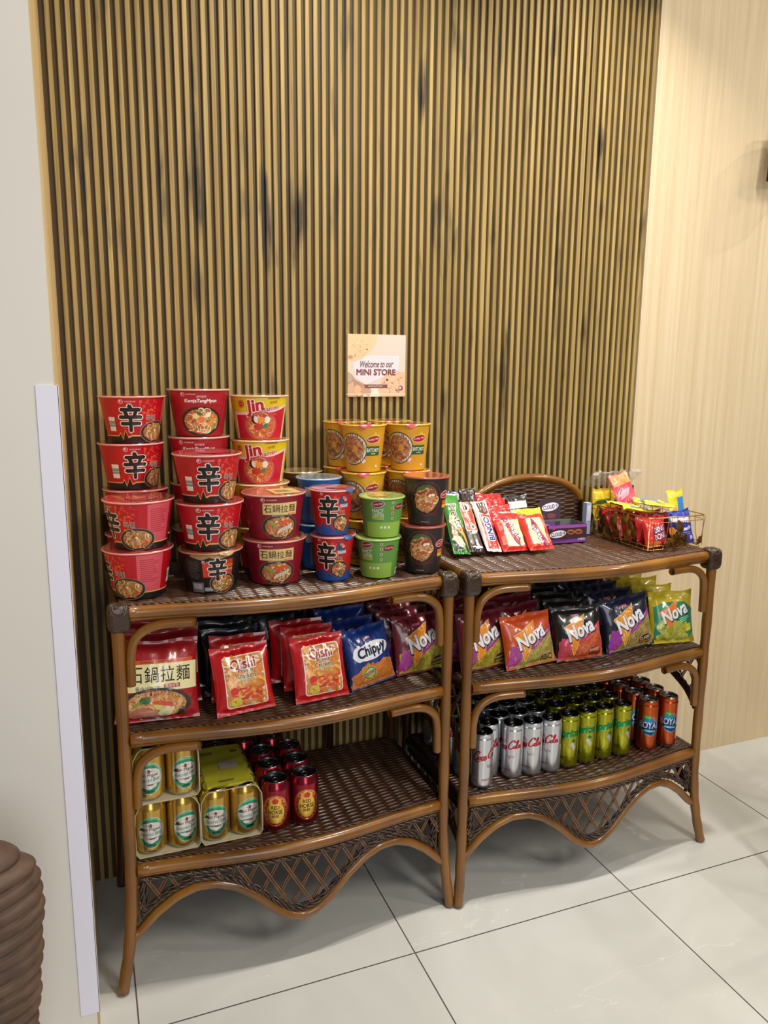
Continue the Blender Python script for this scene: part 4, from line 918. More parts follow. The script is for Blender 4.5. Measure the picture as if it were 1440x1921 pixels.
# cartoned gold beer six-packs
def make_pack():
    t = empty('beer_six_pack')
    _, body, lid = make_can('x', RB, HB, 'C8A248', art_sanmig, neck=.0268, parent=True)
    first = True
    for j in range(3):
        for i in (0, 1):
            if first: b = body; l = lid; first = False; b.name = 'can'
            else:
                b = body.copy(); COL.objects.link(b); l = None
                l = lid.copy(); COL.objects.link(l)
            b.parent = t; b.location = ((i-.5)*.0664, j*.0668, .0015); b.rotation_euler = (0, 0, radians(-4 if i == 0 else 10)); l.name = 'can_lid'
            l.parent = b
    for c in list(lid.children):  # pull tab stays inside the lid mesh of each can
        bpy.data.objects.remove(c)
    # sleeve
    w = .0668; H = HB+.0025; P = [(-w+.006, .0), (w-.006, .0), (w, .010), (w+.0005, H*.55), (w-.001, H-.022), (w-.010, H-.006), (w-.018, H+.0005), (-w+.018, H+.0005), (-w+.010, H-.006), (-w+.001, H-.022), (-w-.0005, H*.55), (-w, .010)]
    n = len(P); mb = MB(); ny = 16; y0, y1 = -.034, .0668*2+.034; mt = M('BFB62A', 'card'); mc = M('C9BE9A', 'card')
    for k in range(n):
        a, b = P[k], P[(k+1) % n]; top = k in (5, 6, 7)
        for nn, off, mm in ((0, .0, mt), (1, -.0008, mc)):
            dx, dz = b[0]-a[0], b[1]-a[1]; L_ = sqrt(dx*dx+dz*dz); nx_, nz_ = dz/L_, -dx/L_
            vs = []; 
            for j in range(ny+1):
                y = y0+(y1-y0)*j/ny
                for q in range(5):
                    f_ = q/4; x = a[0]+dx*f_; z = a[1]+dz*f_
                    yy = y
                    if k == 6 and j == 0: yy = y0+.010+.012*abs(sin(pi*(x/(w-.018))))**.0-.008*cos(2*pi*x/(w))*0
                    wob = .0012*sin(j*1.9+q) if k == 6 else 0
                    vs.append((x+nx_*off, yy, z+nz_*off+wob))
            mb.add(vs, [(j*5+q, j*5+q+1, j*5+q+6, j*5+q+5) for j in range(ny) for q in range(4)], mm if (k in (3, 4, 5, 6, 7, 8, 9)) or nn else mc)
    # pale cut edge of the card at the open end
    E_ = [(p[0], y0-.0002, p[1]) for p in P]; tube(mb, E_, .0011, mc, 6, closed=True)
    A = Art(mb, lambda u, v, off: (u, .06+v, H+.0022+off), 'card', step=.02)
    A.put(rect(.040, .034), 'B8B0A4', .010, .010, 4, 1); A.put(rect(.010, .0015), '4A4638', .018, .016, 4, 2); A.put(lines(.05, .008, 2, random.Random(4)), '3A3818', .004, -.058, 3, 1)
    A.put(rect(.026, .010), '5E5A1C', -.030, .075, 0, 1); A.put(bars(.022, .007, 14, random.Random(3)), 'B8B040', -.030, .075, 0, 2); A.put(rect(.016, .008), '5E5A1C', .034, .07, 0, 1)
    mb.build('card_sleeve', t)
    return t
p0 = make_pack()
for i, (x, y, z, r, lb) in enumerate(((.0910, -.332, BS, 0, 'gold beer six-pack in yellow card sleeve, lower of the stacked two'), (.0925, -.334, BS+HB+.0056, 0, 'gold beer six-pack in yellow card sleeve, resting on the other pack'), (.2268, -.333, BS, 0, 'gold beer six-pack with yellow card top, beside the red beer cans'))):
    o = p0 if i == 0 else copy_tree(p0)
    o.location = (x, y, z); o.rotation_euler = (0, 0, radians(r)); tag(o, lb, 'beer pack', 'gold beer six-packs')

# ------------------------------------------------------------------ packs leaning on the right woven top
def lean(o, b, T, yawdeg=0):
    b = Vector(b); Z = (Vector(T)-b).normalized(); X = Vector((cos(radians(yawdeg)), sin(radians(yawdeg)), 0)); X = (X-Z*X.dot(Z)).normalized(); Y = Z.cross(X)
    o.matrix_world = Matrix(((X.x, Y.x, Z.x, b.x), (X.y, Y.y, Z.y, b.y), (X.z, Y.z, Z.z, b.z), (0, 0, 0, 1))); return o
def packet(name, w, h, t, col, art, seed, b, T, yaw, label, cat, group=None, full=.22, side=None, sh=.0008):
    f = bagfn(w, h, t, seed, .007, .006, .015, full); mb = MB(); bagmesh(mb, f, w, h, M(col, 'bag'), M(side, 'bag') if side else None, 18, 26)
    if art: art(Art(mb, f, 'bag', step=.005, base=.0007, dl=.0001))
    o = mb.build(name); lean(o, b, T, yaw); tag(o, label, cat, group); return o
def a_presto(A):
    A.put(poly([(-.020, .004), (.020, .004), (.020, .075), (0, .100), (-.020, .120)]), '1C2A18', 0, 0, 0, 1); A.put(poly([(-.014, .120), (.004, .112), (.020, .040), (.020, .010), (.012, .05), (-.018, .095)]), 'E0A040', 0, 0, 0, 2)
    A.put(ell(.010, .020), 'E8C890', -.004, .040, 25, 3); A.put(ell(.007, .012), 'D87838', -.010, .060, 20, 4); A.put(ell(.009, .009), 'F0E0B8', .002, .026, 0, 4); A.put(rect(.006, .02), '4A8A2A', .006, .020, 0, 5)
    A.txt('Presto', '101010', .002, .115, w=.078, h=.024, bold=.03, rot=-78, out='F4EED8', layer=6)
def a_dark(A):
    A.put(rrect(.034, .105, .008), 'D8C8B8', .0, .118, 0, 1); A.put(rrect(.031, .100, .007), 'C84A34', .0, .118, 0, 2); A.put(ell(.012, .017), 'F0ECE8', -.002, .150, 0, 3); A.put(ell(.006, .010), '181414', -.001, .148, 0, 4)
    A.put(rect(.010, .045), 'DC3A28', .010, .115, 0, 3); A.put(ell(.008, .010), 'E8E0D8', .004, .080, 0, 4); A.put(ell(.004, .005), '6A5A54', .004, .080, 0, 5)
    A.txt('cream-o', 'F4F0EC', -.004, .112, w=.052, h=.011, bold=.04, rot=-82, out='5A4A44', layer=5)
    A.put(ell(.015, .024), '3A2420', .0, .038, 0, 1); A.put(ell(.010, .005), 'F0ECE8', .004, .062, 30, 3); A.put(ell(.014, .004), 'E8E4E4', .002, .012, 0, 3)
def a_bingo(A):
    A.put(rect(.030, .110), 'D83A32', 0, .062, 0, 1); A.put(rect(.034, .04), 'E8E0DC', 0, .148, 0, 1)
    A.put(ell(.0145, .0155), '3A2624', -.001, .148, 0, 2); A.put(ell(.0145, .0155), '6A4038', 0, .134, 0, 3); A.put(ring(.012, .013, .0012), '8A5A4A', 0, .134, 0, 4)
    A.put(rrect(.022, .080, .007), 'F0EEF2', 0, .070, 0, 2); A.txt('BINGO', '1A2A7A', 0, .070, w=.074, h=.0150, bold=.12, rot=92, layer=3)
def a_magic(A, flip=1):
    A.put(rect(.055, .070), 'E8D8B0', .0, .050, 0, 1); A.put(rect(.05, .012), 'EADAB4', 0, .018, 0, 1.5)
    A.put(rect(.012, .066), 'E83A34', -.030, .050, 0, 2); A.put(rect(.010, .024), 'F07A70', -.031, .030, 0, 3); A.put(rect(.010, .024), 'F07A70', -.031, .070, 0, 3)
    A.put(poly([(-.018, .092), (-.006, .088), (.016, .030), (.012, .010), (.002, .022), (-.020, .078)]), '2A2A78', 0, 0, 0, 3); A.put(poly([(-.017, .089), (-.008, .086), (.013, .031), (.011, .014), (.003, .025), (-.018, .078)]), 'D83A40', 0, 0, 0, 4)
    A.txt('Magic', '1C2060', .004, .055, w=.054, h=.017, bold=.08, rot=-68, layer=5); A.txt('Magic', 'FAF8F6', .003, .056, w=.052, h=.015, bold=.04, rot=-68, layer=6); A.txt('FLAKES', 'F8B0A8', -.006, .048, w=.026, rot=-68, layer=6)
    R = random.Random(3)
    for i in range(14): A.put(ell(.0007, .0007, 6), 'A8986A', R.uniform(-.022, .024), R.uniform(.016, .082), 0, 2)
def a_magic_flip(A):
    A2 = Art(A.mb, lambda u, v, off: A.fn(-u, .100-v, off), 'bag', A.step, A.base, A.dl); a_magic(A2)
Z0 = SHELF
packet('wafer_pack', .046, .190, .020, '3E8A34', a_presto, 1, (.835, -.247, Z0+.006), (.862, -.112, .984), -4, 'green peanut wafer pack at the left end of the leaning packs', 'snack pack')
packet('cookie_pack', .044, .186, .022, '2A201E', a_dark, 2, (.880, -.243, Z0+.006), (.906, -.097, .968), 2, 'dark cookie pack between the green wafer pack and the red and white bar', 'snack pack')
packet('cookie_pack', .042, .172, .022, 'E4DEDC', a_bingo, 3, (.925, -.250, Z0+.006), (.945, -.122, .960), 4, 'white and red cookie bar pack with a brown biscuit picture on top', 'snack pack', side='D8D0CC')
packet('cracker_pack', .080, .100, .020, 'DE2A24', a_magic, 4, (.986, -.254, Z0+.005), (.984, -.200, .934), 6, 'red cracker pack with upright lettering, left of the front pair', 'cracker pack', 'red cracker packs', .16, 'B89A78')
packet('cracker_pack', .078, .100, .020, 'E03428', a_magic_flip, 5, (1.058, -.262, Z0+.005), (1.053, -.208, .934), 7, 'red cracker pack with upside down lettering, right of the front pair', 'cracker pack', 'red cracker packs', .16, 'B89A78')
packet('cracker_pack', .080, .100, .018, 'D82A24', a_magic, 6, (.998, -.220, Z0+.004), (1.000, -.168, .936), 5, 'red cracker pack tucked behind the front pair', 'cracker pack', 'red cracker packs', .16)
packet('cracker_pack', .080, .104, .018, 'C8CC30', None, 7, (1.083, -.212, Z0+.004), (1.075, -.166, .940), 7, 'yellow green cracker pack showing behind the right red cracker pack', 'cracker pack', None, .2)
packet('biscuit_pack', .046, .150, .022, '1C2250', lambda A: A.put(rect(.04, .02), 'C0B8C8', 0, .13, 0, 1), 8, (.872, -.128, Z0+.004), (.888, -.070, .985), 0, 'navy blue biscuit pack at the back left', 'snack pack')
packet('biscuit_pack', .048, .155, .022, '2E1A18', lambda A: (A.put(ell(.016, .010), 'E8E0DC', 0, .105, 0, 1), A.put(ell(.009, .006), '201818', 0, .105, 0, 2)), 9, (.922, -.136, Z0+.004), (.934, -.074, .989), 2, 'dark brown biscuit pack with a white oval behind the bars', 'snack pack')
for i, (x, y, s) in enumerate(((.990, -.178, 1.0), (.992, -.145, 1.1), (.996, -.112, 1.18))):
    packet('biscuit_pack', .076*s, .112*s, .020, ('D42420', 'C81A18', 'B41414')[i], (lambda A: A.put(rect(.05, .012), 'E8D8C8', .01, .085, 0, 1)) if i == 0 else None, 10+i, (x, y, Z0+.003), (x+.006, y+.045, Z0+.10*s), -3+2*i, ('glossy red biscuit pack just behind the red crackers', 'glossy red biscuit pack, middle of the three behind', 'glossy red biscuit pack nearest the arched back')[i], 'snack pack', 'glossy red biscuit packs')
packet('biscuit_pack', .075, .125, .022, '201E1C', lambda A: (A.put(rect(.07, .02), 'D8B828', 0, .075, 0, 1), A.put(rect(.06, .02), 'D8D8D4', 0, .098, 0, 1)), 14, (1.084, -.130, Z0+.003), (1.078, -.085, .968), 3, 'black and silver biscuit pack against the woven arch', 'snack pack', None, .3)
# chocolate biscuit display box
t = empty('display_box', (1.188, -.150, Z0)); t.rotation_euler = (0, 0, radians(-3))
mb = MB(); P_ = M('5A2A6E', 'card'); IN = M('6A6A6C', 'card'); bw, bd, bh = .060, .040, .050
box(mb, -bw, bw, -bd, -bd+.001, 0, bh, P_); box(mb, -bw, bw, bd-.001, bd, 0, bh, IN); box(mb, -bw, -bw+.001, -bd, bd, 0, bh, IN); box(mb, bw-.001, bw, -bd, bd, 0, bh, IN); box(mb, -bw, bw, -bd, bd, 0, .001, IN)
box(mb, -bw, bw, -bd-.001, -bd, 0, bh, P_)
def a_box(A, q=1):
    A.put(rect(.119, .030), '3A1A20', 0, .027, 0, 1); A.put(rect(.119, .008), 'A04AB4', 0, .046, 0, 1); A.put(poly([(-.05, .004), (.058, .012), (.058, .001), (-.05, .001)]), '7A3A9A', 0, 0, 0, 2)
    A.put(ell(.025, .010), 'E8E4F0', -.030, .026, 6, 2); A.txt('CLOUD 9', '20204A', -.030, .026, w=.042, h=.010, bold=.05, rot=4, layer=3)
    for x in (.010, .034): A.put(ell(.012, .007), 'B06030', x, .030, -6, 2); A.put(ell(.009, .003), '5A2A18', x, .0295, -6, 3)
    A.txt('12 PIECES', 'E8E0F0', .044, .009, w=.022, h=.006, layer=3, bold=.03); A.put(rect(.008, .002), 'D86A50', -.044, .040, 0, 3)
a_box(Art(mb, lambda u, v, off: (u, -bd-.001-off, v), 'card', step=.05)); mb.build('carton', t)
mb = MB(); f_ = lambda u, v, off=0: (-.022+u-.0+v*.18, bd+.001+v*.35-off, bh+v)
S_ = [(-.040, -.040), (.035, -.040), (.048, -.01), (.048, .050), (.044, .056), (-.012, .056), (-.018, .050), (-.040, .010)]
hs = poly(S_); hs2 = split(hs, .02)
for off, mm in ((0, M('2C1424', 'card')), (-.0012, IN)): mb.add([f_(x, y, off) for x, y in hs2[0]], hs2[1], mm, False)
A = Art(mb, f_, 'card', step=.03); A.put(ell(.027, .011), 'D8D0E0', .014, .034, 8, 1); A.txt('CLOUD 9', '1C1C44', .014, .034, w=.046, h=.011, bold=.05, rot=6, layer=2); A.put(ell(.014, .007), '6A2A38', -.016, .008, 0, 1); A.put(ell(.014, .007), '6A2A38', .018, .010, 0, 1); A.put(rect(.06, .018), '5A2474', -.0, -.016, 4, 1); A.put(lines(.04, .006, 2, random.Random(3)), 'A890B8', 0, -.014, 4, 2)
mb.build('header_flap', t); tag(t, 'open purple chocolate biscuit box with raised header card, on the woven top', 'display box')

# ------------------------------------------------------------------ gold wire basket and what is in it
BX0, BX1, BY0, BY1 = 1.320, 1.506, -.356, -.085; BZ = Z0+.002; BR = .934
mg_ = M('C8A45C', 'metal')
t = empty('wire_basket', ((BX0+BX1)/2, (BY0+BY1)/2, BZ)); ox, oy, oz = t.location
def loop(z, ins=0):
    x0, x1, y0, y1 = BX0+ins-ox, BX1-ins-ox, BY0+ins-oy, BY1-ins-oy; r = .014; P = []
    for cx, cy, a0 in ((x1-r, y1-r, 0), (x0+r, y1-r, 90), (x0+r, y0+r, 180), (x1-r, y0+r, 270)):
        for i in range(5): a = radians(a0+90*i/4); P.append((cx+r*cos(a), cy+r*sin(a), z-oz))
    return P
mb = MB(); tube(mb, loop(BR), .0016, mg_, 8, closed=True); tube(mb, loop(BR-.012), .0010, mg_, 6, closed=True); mb.build('rim_wire', t)
mb = MB(); tube(mb, loop(BZ+.0016, .004), .0015, mg_, 8, closed=True); tube(mb, loop(BZ+.012, .003), .0010, mg_, 6, closed=True)
for i in range(1, 7):
    y = BY0+(BY1-BY0)*i/7-oy; tube(mb, [(BX0+.004-ox, y, .0012), (BX1-.004-ox, y, .0012)], .0009, mg_, 6)
mb.build('base_wire', t)
mb = MB(); R = random.Random(8)
def upright(x, y, dx, dy, lean_):
    P = smoothpath([(x-ox, y-oy, .001), (x+dx*lean_*.6-ox, y+dy*lean_*.6-oy, .035), (x+dx*lean_-ox, y+dy*lean_-oy, BR-BZ)], 5); tube(mb, P, .0009, mg_, 6)
for i in range(9): upright(BX0+.002, BY0+.02+(BY1-BY0-.04)*i/8, 0, 1, R.uniform(-.03, .03)); upright(BX1-.002, BY0+.02+(BY1-BY0-.04)*i/8, 0, 1, R.uniform(-.02, .02))
for i in range(6): upright(BX0+.02+(BX1-BX0-.04)*i/5, BY0+.002, 1, 0, R.uniform(-.02, .02)); upright(BX0+.02+(BX1-BX0-.04)*i/5, BY1-.002, 1, 0, 0)
for cx, cy in ((BX0, BY0), (BX1, BY0), (BX0, BY1), (BX1, BY1)): tube(mb, [(cx+(.004 if cx == BX0 else -.004)-ox, cy+(.004 if cy == BY0 else -.004)-oy, .001), (cx+(.004 if cx == BX0 else -.004)-ox, cy+(.004 if cy == BY0 else -.004)-oy, BR-BZ)], .0012, mg_, 6)
mb.build('upright_wires', t)
ml = M('A8803E', 'metal'); ml2 = M('8A6430', 'metal')
def leaf(u, z, rot, L, face_):
    mb = MB(); a = radians(rot); vs = []; n = 8
    for i in range(n+1):
        q = i/n; w = L*.30*sin(pi*min(1, q*.93+.04))**.7
        for s in (-1, 0, 1):
            lu = s*w; lv = q*L-L/2; h = .0022*(1-abs(s))+.002*sin(q*5)
            U = u+lu*cos(a)-lv*sin(a); V = z+lu*sin(a)+lv*cos(a)
            vs.append((BX0-.002-h-ox, U-oy, V-oz) if face_ == 'x' else (U-ox, BY0-.002-h-oy, V-oz))
    mb.add(vs, [(i*3+j, i*3+j+1, i*3+j+4, i*3+j+3) for i in range(n) for j in (0, 1)], ml if R.random() < .6 else ml2)
    k = len(mb.v); mb.add([(v[0]+.0008, v[1], v[2]) if face_ == 'x' else (v[0], v[1]+.0008, v[2]) for v in vs], [(i*3+j, i*3+j+1, i*3+j+4, i*3+j+3) for i in range(n) for j in (0, 1)], ml2)
    mb.build('leaf', t)
for u, z, r, L in ((-.100, .915, 20, .040), (-.115, .885, -10, .045), (-.150, .918, -40, .038), (-.165, .895, 15, .040), (-.185, .872, -25, .042), (-.160, .868, 60, .036), (-.215, .900, 5, .044), (-.225, .870, 50, .034), (-.200, .865, -60, .036), (-.262, .918, 30, .040), (-.285, .905, -50, .040), (-.275, .880, 8, .042), (-.300, .885, -20, .036), (-.120, .865, 40, .034)): leaf(u, z, r, L, 'x')
for u, z, r, L in ((1.395, .866, 55, .036), (1.405, .872, 20, .034), (1.420, .868, -50, .036), (1.412, .880, -15, .034), (1.435, .874, -30, .032), (1.418, .905, 8, .040), (1.432, .862, 70, .028), (1.385, .862, 80, .030), (1.488, .868, -40, .028)): leaf(u, z, r, L, 'y')
tag(t, 'gold wire basket trimmed with metal leaves, at the right end of the top', 'wire basket')
def a_dd(A):
    A.txt('DING', '3A2A5A', .008, .047, w=.040, h=.017, bold=.12, rot=12, layer=2); A.txt('DING', 'E8E0EC', .008, .047, w=.038, h=.015, bold=.03, rot=12, layer=3)
    A.txt('DONG', '3A2A5A', .008, .028, w=.042, h=.017, bold=.12, rot=12, layer=2); A.txt('DONG', 'E8E0EC', .008, .028, w=.040, h=.015, bold=.03, rot=12, layer=3)
    A.put(ell(.020, .007), 'D89038', -.012, .009, 0, 1); A.put(ell(.012, .006), 'B06A28', -.02, .010, 0, 2)
def a_tes(A):
    A.put(rect(.060, .016), 'F4F4F8', -.002, .068, -8, 1); A.txt('TESTA', '2A2A38', -.002, .067, w=.052, h=.016, bold=.10, rot=-6, layer=2); A.txt('TESTA', 'F8F8FC', -.002, .068, w=.050, h=.014, bold=.04, rot=-6, layer=3)
    A.put(poly([(-.03, .042), (-.01, .046), (.01, .044), (.02, .050), (.028, .044), (.02, .038), (-.02, .036)]), 'C8C8E8', 0, 0, 0, 1); A.put(ell(.0065, .0065), 'B8B8E4', .022, .016, 0, 1); A.put(lines(.05, .01, 2, random.Random(2)), '8888C8', 0, .030, -4, 1); A.put(ell(.008, .012), 'E8963A', -.034, .040, 0, 2)
def a_hap(A):
    A.put(rrect(.050, .018, .002), 'F0B82A', 0, .030, 0, 1); A.txt('HAPPY', 'C8402A', 0, .030, w=.044, h=.012, bold=.05, layer=2); A.put(poly([(-.03, .048), (-.01, .044), (.03, .050), (.03, .058), (-.02, .056)]), '2A5A34', 0, 0, 0, 1); A.put(rect(.05, .004), 'E8DC48', 0, .062, 0, 1)
g_ = 'red chocolate cake packets in the basket'
bz = BZ+.004
packet('cake_packet', .072, .080, .024, 'CC1822', a_dd, 21, (1.366, -.335, bz), (1.364, -.312, bz+.076), 3, 'red packet with white outlined lettering at the basket front left corner', 'snack packet', g_, .35)
packet('nut_packet', .074, .092, .022, '26309A', a_tes, 22, (1.457, -.333, bz), (1.449, -.310, bz+.09), 2, 'blue packet with white lettering at the basket front right', 'snack packet', None, .4)
Rb = random.Random(5)
cols_ = ['C01824', 'A81420', 'D02830', '8E1018', 'C83A28', 'B01A22']
k = 0
for r_, y in enumerate((-.292, -.258, -.222, -.188, -.152)):
    for c_, x in enumerate((1.3645, 1.442)):
        L_ = Rb.uniform(.070, .078)
        packet('cake_packet', .066, L_, .022, cols_[k % 6], (lambda A: (A.put(ell(.018, .012), 'E0B040', 0, .04, 0, 1), A.put(rect(.03, .01), 'E8D8D8', .0, .055, 10, 1))) if k % 3 == 0 else None, 30+k, (x+Rb.uniform(-.004, .004), y, bz), (x+Rb.uniform(-.014, .010), y+.016, bz+L_*.96), Rb.uniform(-8, 8),
               f'red packet inside the basket, {ORD[r_+1]} row back, '+('left side' if c_ == 0 else 'right side'), 'snack packet', g_, .35); k += 1
packet('nut_packet', .062, .088, .016, 'E2C028', a_hap, 51, (1.352, -.118, bz+.036), (1.350, -.108, bz+.122), 2, 'yellow packet with orange lettering at the back left of the basket', 'snack packet', 'yellow packets at the back of the basket', .4)
packet('nut_packet', .062, .088, .016, 'DCC030', a_hap, 52, (1.418, -.118, bz+.036), (1.416, -.106, bz+.122), -2, 'yellow packet with orange lettering behind the pink sachet', 'snack packet', 'yellow packets at the back of the basket', .4)
packet('sachet', .062, .096, .006, 'DE4A60', lambda A: (A.put(rect(.056, .032), 'EC9A5A', 0, .078, 4, 1), A.put(poly([(-.02, .02), (.01, .03), (.02, .05), (-.01, .045)]), 'F4A8B4', 0, 0, 0, 1)), 61, (1.402, -.170, bz+.082), (1.384, -.142, bz+.158), -10, 'pink and orange sachet sticking up out of the basket', 'sachet', None, .5)
def a_yb(A): A.put(rect(.024, .05), '3A8AD0', .016, .035, 0, 1); A.put(ell(.008, .010), 'F0A040', -.010, .030, 0, 1)
for i, (b, T, yw) in enumerate((((1.395, -.215, bz+.086), (1.362, -.200, bz+.092), 80), ((1.398, -.276, bz+.082), (1.364, -.262, bz+.088), 70), ((1.462, -.236, bz+.096), (1.430, -.222, bz+.100), 66), ((1.474, -.286, bz+.060), (1.468, -.272, bz+.140), 4), ((1.430, -.306, bz+.100), (1.398, -.296, bz+.106), 74))):
    packet('sachet', .056, .080, .007, 'E8D838', a_yb, 70+i, b, T, yw, 'yellow and blue sachet '+('lying at the middle left of the basket heap', 'lying nearest the front left of the heap', 'lying at the right of the heap', 'standing up at the front right of the basket', 'lying just behind the blue packet')[i], 'sachet', 'yellow and blue sachets on the basket heap', .5)
mb = MB(); vs = []; nx, ny = 26, 14
for j in range(ny+1):
    for i in range(nx+1):
        u = i/nx; v = j/ny; n_ = noise.noise(Vector((u*9, v*7, 3)))*.016+noise.noise(Vector((u*22, v*16, 1)))*.006
        vs.append((1.312+.172*u+.008*n_*20*v*.1, -.078-.040*sin(pi*v)+n_*.5, .974+.050*sin(pi*v*.9+.1)+n_*.9))
mb.add(vs, [(j*(nx+1)+i, j*(nx+1)+i+1, (j+1)*(nx+1)+i+1, (j+1)*(nx+1)+i) for j in range(ny) for i in range(nx)], M('E8E8E8', 'clear'))
tag(mb.build('plastic_wrapper'), 'crinkled clear plastic bag around the yellow packets at the basket back', 'plastic bag')
mb = MB(); box(mb, 1.298, 1.314, -.118, -.100, Z0+.001, Z0+.092, M('A8B4D8', 'card')); box(mb, 1.2995, 1.3125, -.1185, -.118, Z0+.04, Z0+.085, M('D8DCE8', 'card'))
tag(mb.build('card_packet'), 'slim pale blue carton standing between purple box and wire basket', 'carton')

# ------------------------------------------------------------------ welcome poster on the slats
mb = MB(); PW, PH, PX, PZ = .162, .160, .697, 1.317
box(mb, -PW/2, PW/2, -.0032, -.0008, -PH/2, PH/2, M('D6CBC0', 'plain'))
A = Art(mb, lambda u, v, off: (u, -.0032-off, v), 'plain', step=.5, base=.0001, dl=.00008)
A.put(poly([(-.081, .08), (.0, .08), (-.002, .062), (-.012, .044), (-.028, .028), (-.046, .016), (-.062, .011), (-.081, .014)]), 'E2C39A', 0, 0, 0, 1)
R = random.Random(6)
for i in range(26): A.put(ell(R.uniform(.002, .005), R.uniform(.001, .003), 8), R.choice(['D8B088', 'EBD0A8', 'C89A74', 'DDB890']), R.uniform(-.075, -.030), R.uniform(.024, .074), R.uniform(0, 180), 1.5)
A.put(ell(.007, .005), 'C88A72', -.073, .021, 0, 2); A.put(ell(.003, .002), '8A6A50', -.028, .041, 30, 2)
A.put(poly([(-.066, .008), (-.04, .018), (-.030, .026), (.062, .026), (.062, -.012), (.040, -.014), (.018, -.030), (-.002, -.038), (-.030, -.050), (-.060, -.030)]), 'DCD6E0', 0, 0, 0, 2)
A.put(poly([(-.081, -.016), (-.070, -.022), (-.060, -.036), (-.040, -.046), (-.020, -.054), (-.016, -.060), (-.032, -.08), (-.081, -.08)]), 'B08A7C', 0, 0, 0, 2.5)
A.put(poly([(-.081, -.018), (-.072, -.022), (-.067, -.031), (-.070, -.040), (-.081, -.044)]), 'B8A498', 0, 0, 0, 3); A.put(ell(.010, .015), 'DDB088', -.052, -.064, 20, 4); A.put(poly([(-.081, -.08), (-.081, -.05), (-.066, -.04), (-.058, -.08)]), 'D0A890', 0, 0, 0, 3); A.put(rect(.028, .018), 'C09A88', -.030, -.066, -25, 4); A.put(poly([(-.040, -.08), (-.020, -.060), (.002, -.054), (.008, -.08)]), 'E8DED4', 0, 0, 0, 5)
A.put(poly([(.081, -.016), (.050, -.014), (.030, -.020), (.016, -.034), (.010, -.046), (.004, -.060), (.008, -.08), (.081, -.08)]), 'DDB898', 0, 0, 0, 5.5)
for i in range(40): A.put(ell(R.uniform(.002, .006), R.uniform(.0015, .004), 8), R.choice(['D0A080', 'E8C8A8', 'C08A6C', 'D8AC8C']), R.uniform(.016, .074), R.uniform(-.070, -.026), R.uniform(0, 180), 6)
A.put(ell(.007, .007), '8A6068', .068, -.058, 0, 7); A.put(ell(.003, .003), 'E8C8C8', .066, -.057, 0, 8)
A.put(rect(.064, .009), '7A4A46', -.002, -.053, 0, 7); A.txt('#MINISTORE', 'F0DCD8', -.004, -.053, w=.040, h=.0035, layer=8)
A.txt('MINI STORE', '7C3A40', -.002, -.0165, w=.108, h=.0148, bold=.10, layer=8)
A.txt('Welcome to our', '6A4648', .0, .0045, w=.092, h=.017, bold=.02, shear=.35, rot=1, layer=8)
for i in range(7): A.put(ell(.0012, .0012, 8), 'C8C0D0', -.012+i*.011, .0195, 0, 4)
A.put(rect(.166, .0022), 'F4E8C0', -.001, -.0735, 0, 9)
o = mb.build('welcome_poster'); o.location = (PX, 0, PZ); tag(o, 'small square beige welcome poster fixed to the wooden slats', 'poster')

# ------------------------------------------------------------------ wall sconce at the right edge
SCX = 2.000
t = empty('wall_sconce', (SCX, .001, 1.945)); mk = M('4A3418', 'metal'); mgl = M('C8BCA4', 'frost')
def hexr(r, y, z): return [(r*cos(radians(60*i+30)), y-.055+r*.8*sin(radians(60*i+30)), z) for i in range(6)]
for z_, r_ in ((.068, .062), (-.066, .074)):
    mb = MB(); tube(mb, hexr(r_, -.02, z_), .003, mk, 6, closed=True); mb.build('frame_ring', t)
mb = MB(); a, b = hexr(.062, -.02, .068), hexr(.074, -.02, -.066)
for p_, q_ in zip(a, b): tube(mb, [p_, q_], .0028, mk, 6)
mb.build('frame_bars', t)
mb = MB()
for i in range(6): mb.add([a[i], a[(i+1) % 6], b[(i+1) % 6], b[i]], [(0, 1, 2, 3)], mgl, False)
mb.build('glass_panes', t)
mb = MB(); box(mb, -.018, .018, -.016, 0, -.03, .03, mk); mb.build('wall_plate', t)
mb = MB(); lathe(mb, [(0, -.03), (.018, -.025), (.022, 0), (.016, .03), (0, .036)], M('EFE8DA', 'plain'), 20, 0, -.075); mb.build('bulb', t)
tag(t, 'dark framed glass wall sconce cut off by the right edge', 'wall lamp')

# ------------------------------------------------------------------ chair standing just past the right edge
t = empty('dining_chair', (1.84, -.64, 0)); mdk = M('3A2618', 'plain')
mb = MB(); P_, F_ = rrect(.36, .36, .06, 6); n = len(P_)
mb.add([(x, y, z) for z in (.43, .465) for x, y in P_], [list(range(n))[::-1], list(range(n, 2*n))]+[(i, (i+1) % n, n+(i+1) % n, n+i) for i in range(n)], M('5A4632', 'plain'), False); mb.build('seat', t)
for x, y, fx, fy in ((-.15, -.14, -.19, -.16), (-.15, .14, -.216, .06), (.15, -.14, .18, -.17), (.15, .14, .18, .17)):
    mb = MB(); tube(mb, [(x, y, .432), (fx, fy, .003)], [.016, .011], mdk, 10); mb.build('leg', t)
for y in (-.13, .13):
    mb = MB(); tube(mb, smoothpath([(-.165, y, .44), (-.185, y, .66), (-.20, y*.8, .90)], 4), .012, mdk, 10); mb.build('back_post', t)
mb = MB(); vs = []
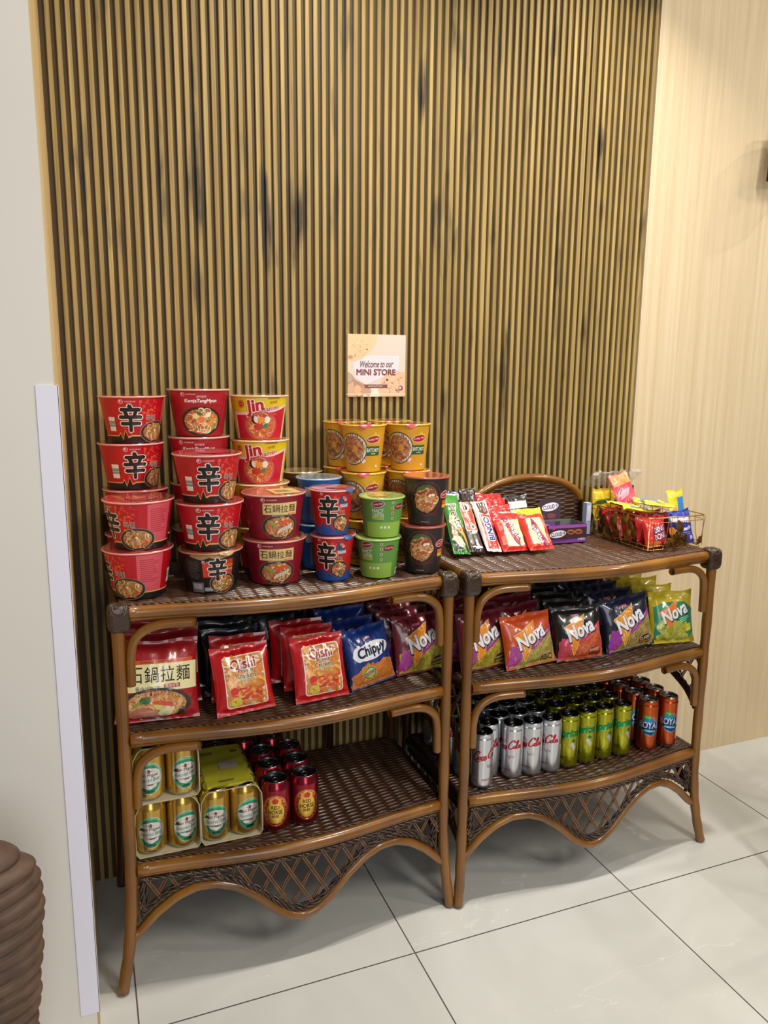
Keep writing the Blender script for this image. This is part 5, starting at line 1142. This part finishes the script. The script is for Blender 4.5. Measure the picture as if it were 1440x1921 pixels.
for j in range(5):
    for i in range(9):
        y = -.11+.22*i/8; vs.append((-.205-.02*(1-(2*i/8-1)**2), y, .74+.04*j))
vs += [(x+.014, y, z) for x, y, z in vs]
mb.add(vs, [(j*9+i, j*9+i+1, j*9+i+10, j*9+i+9) for j in range(4) for i in range(8)]+[(45+j*9+i, 45+j*9+i+1, 45+j*9+i+10, 45+j*9+i+9) for j in range(4) for i in range(8)], mdk); mb.build('backrest', t)
tag(t, 'dark wooden chair just beyond the right edge of the tiled floor', 'chair')

# ------------------------------------------------------------------ scalloped vase at the left
mb = MB(); mv = newmat('brown_scallop'); noisecol(mv, [(.3, '483428'), (.6, '5E4636'), (.8, '6A5040')], 30, (1, 1, 2), 4, .62)
VS, VF = [], []; nl, sg, per = 25, 96, 9; HV = .605
def Rz(z):
    K = [(0, .150), (.10, .168), (.21, .180), (.35, .196), (.45, .206), (.505, .209), (.545, .198), (.575, .172), (.592, .130), (.602, .07), (.605, .02)]
    for (a_, ra), (b_, rb_) in zip(K, K[1:]):
        if z <= b_: q = (z-a_)/(b_-a_); return ra+(rb_-ra)*q
    return .02
zs_ = []
for l in range(nl):
    for q in range(per): zs_.append((HV*(l+q/per)/nl, q/per, l))
zs_.append((HV, 0, nl))
for z, q, l in zs_:
    for k in range(sg):
        a = 2*pi*k/sg; R0_ = Rz(z); lob = .5+.5*sin(a*5+l*2.1)
        r_ = R0_-.004-.006+.021*(max(0, 1-(2*q-1)**2)**.5)*(.85+.15*lob)
        VS.append((r_*cos(a), .42*r_*sin(a), z+.003*sin(a*3+l*.4)))
for j in range(len(zs_)-1):
    for k in range(sg): VF.append((j*sg+k, j*sg+(k+1) % sg, (j+1)*sg+(k+1) % sg, (j+1)*sg+k))
c = len(VS); VS.append((0, 0, HV+.002)); 
for k in range(sg): VF.append(((len(zs_)-1)*sg+k, (len(zs_)-1)*sg+(k+1) % sg, c))
mb.add(VS, VF, mv); o = mb.build('scalloped_vase'); o.location = (-.345, -.720, .006); tag(o, 'large dark brown rounded vase with stacked scalloped edges, before the white wall', 'vase')
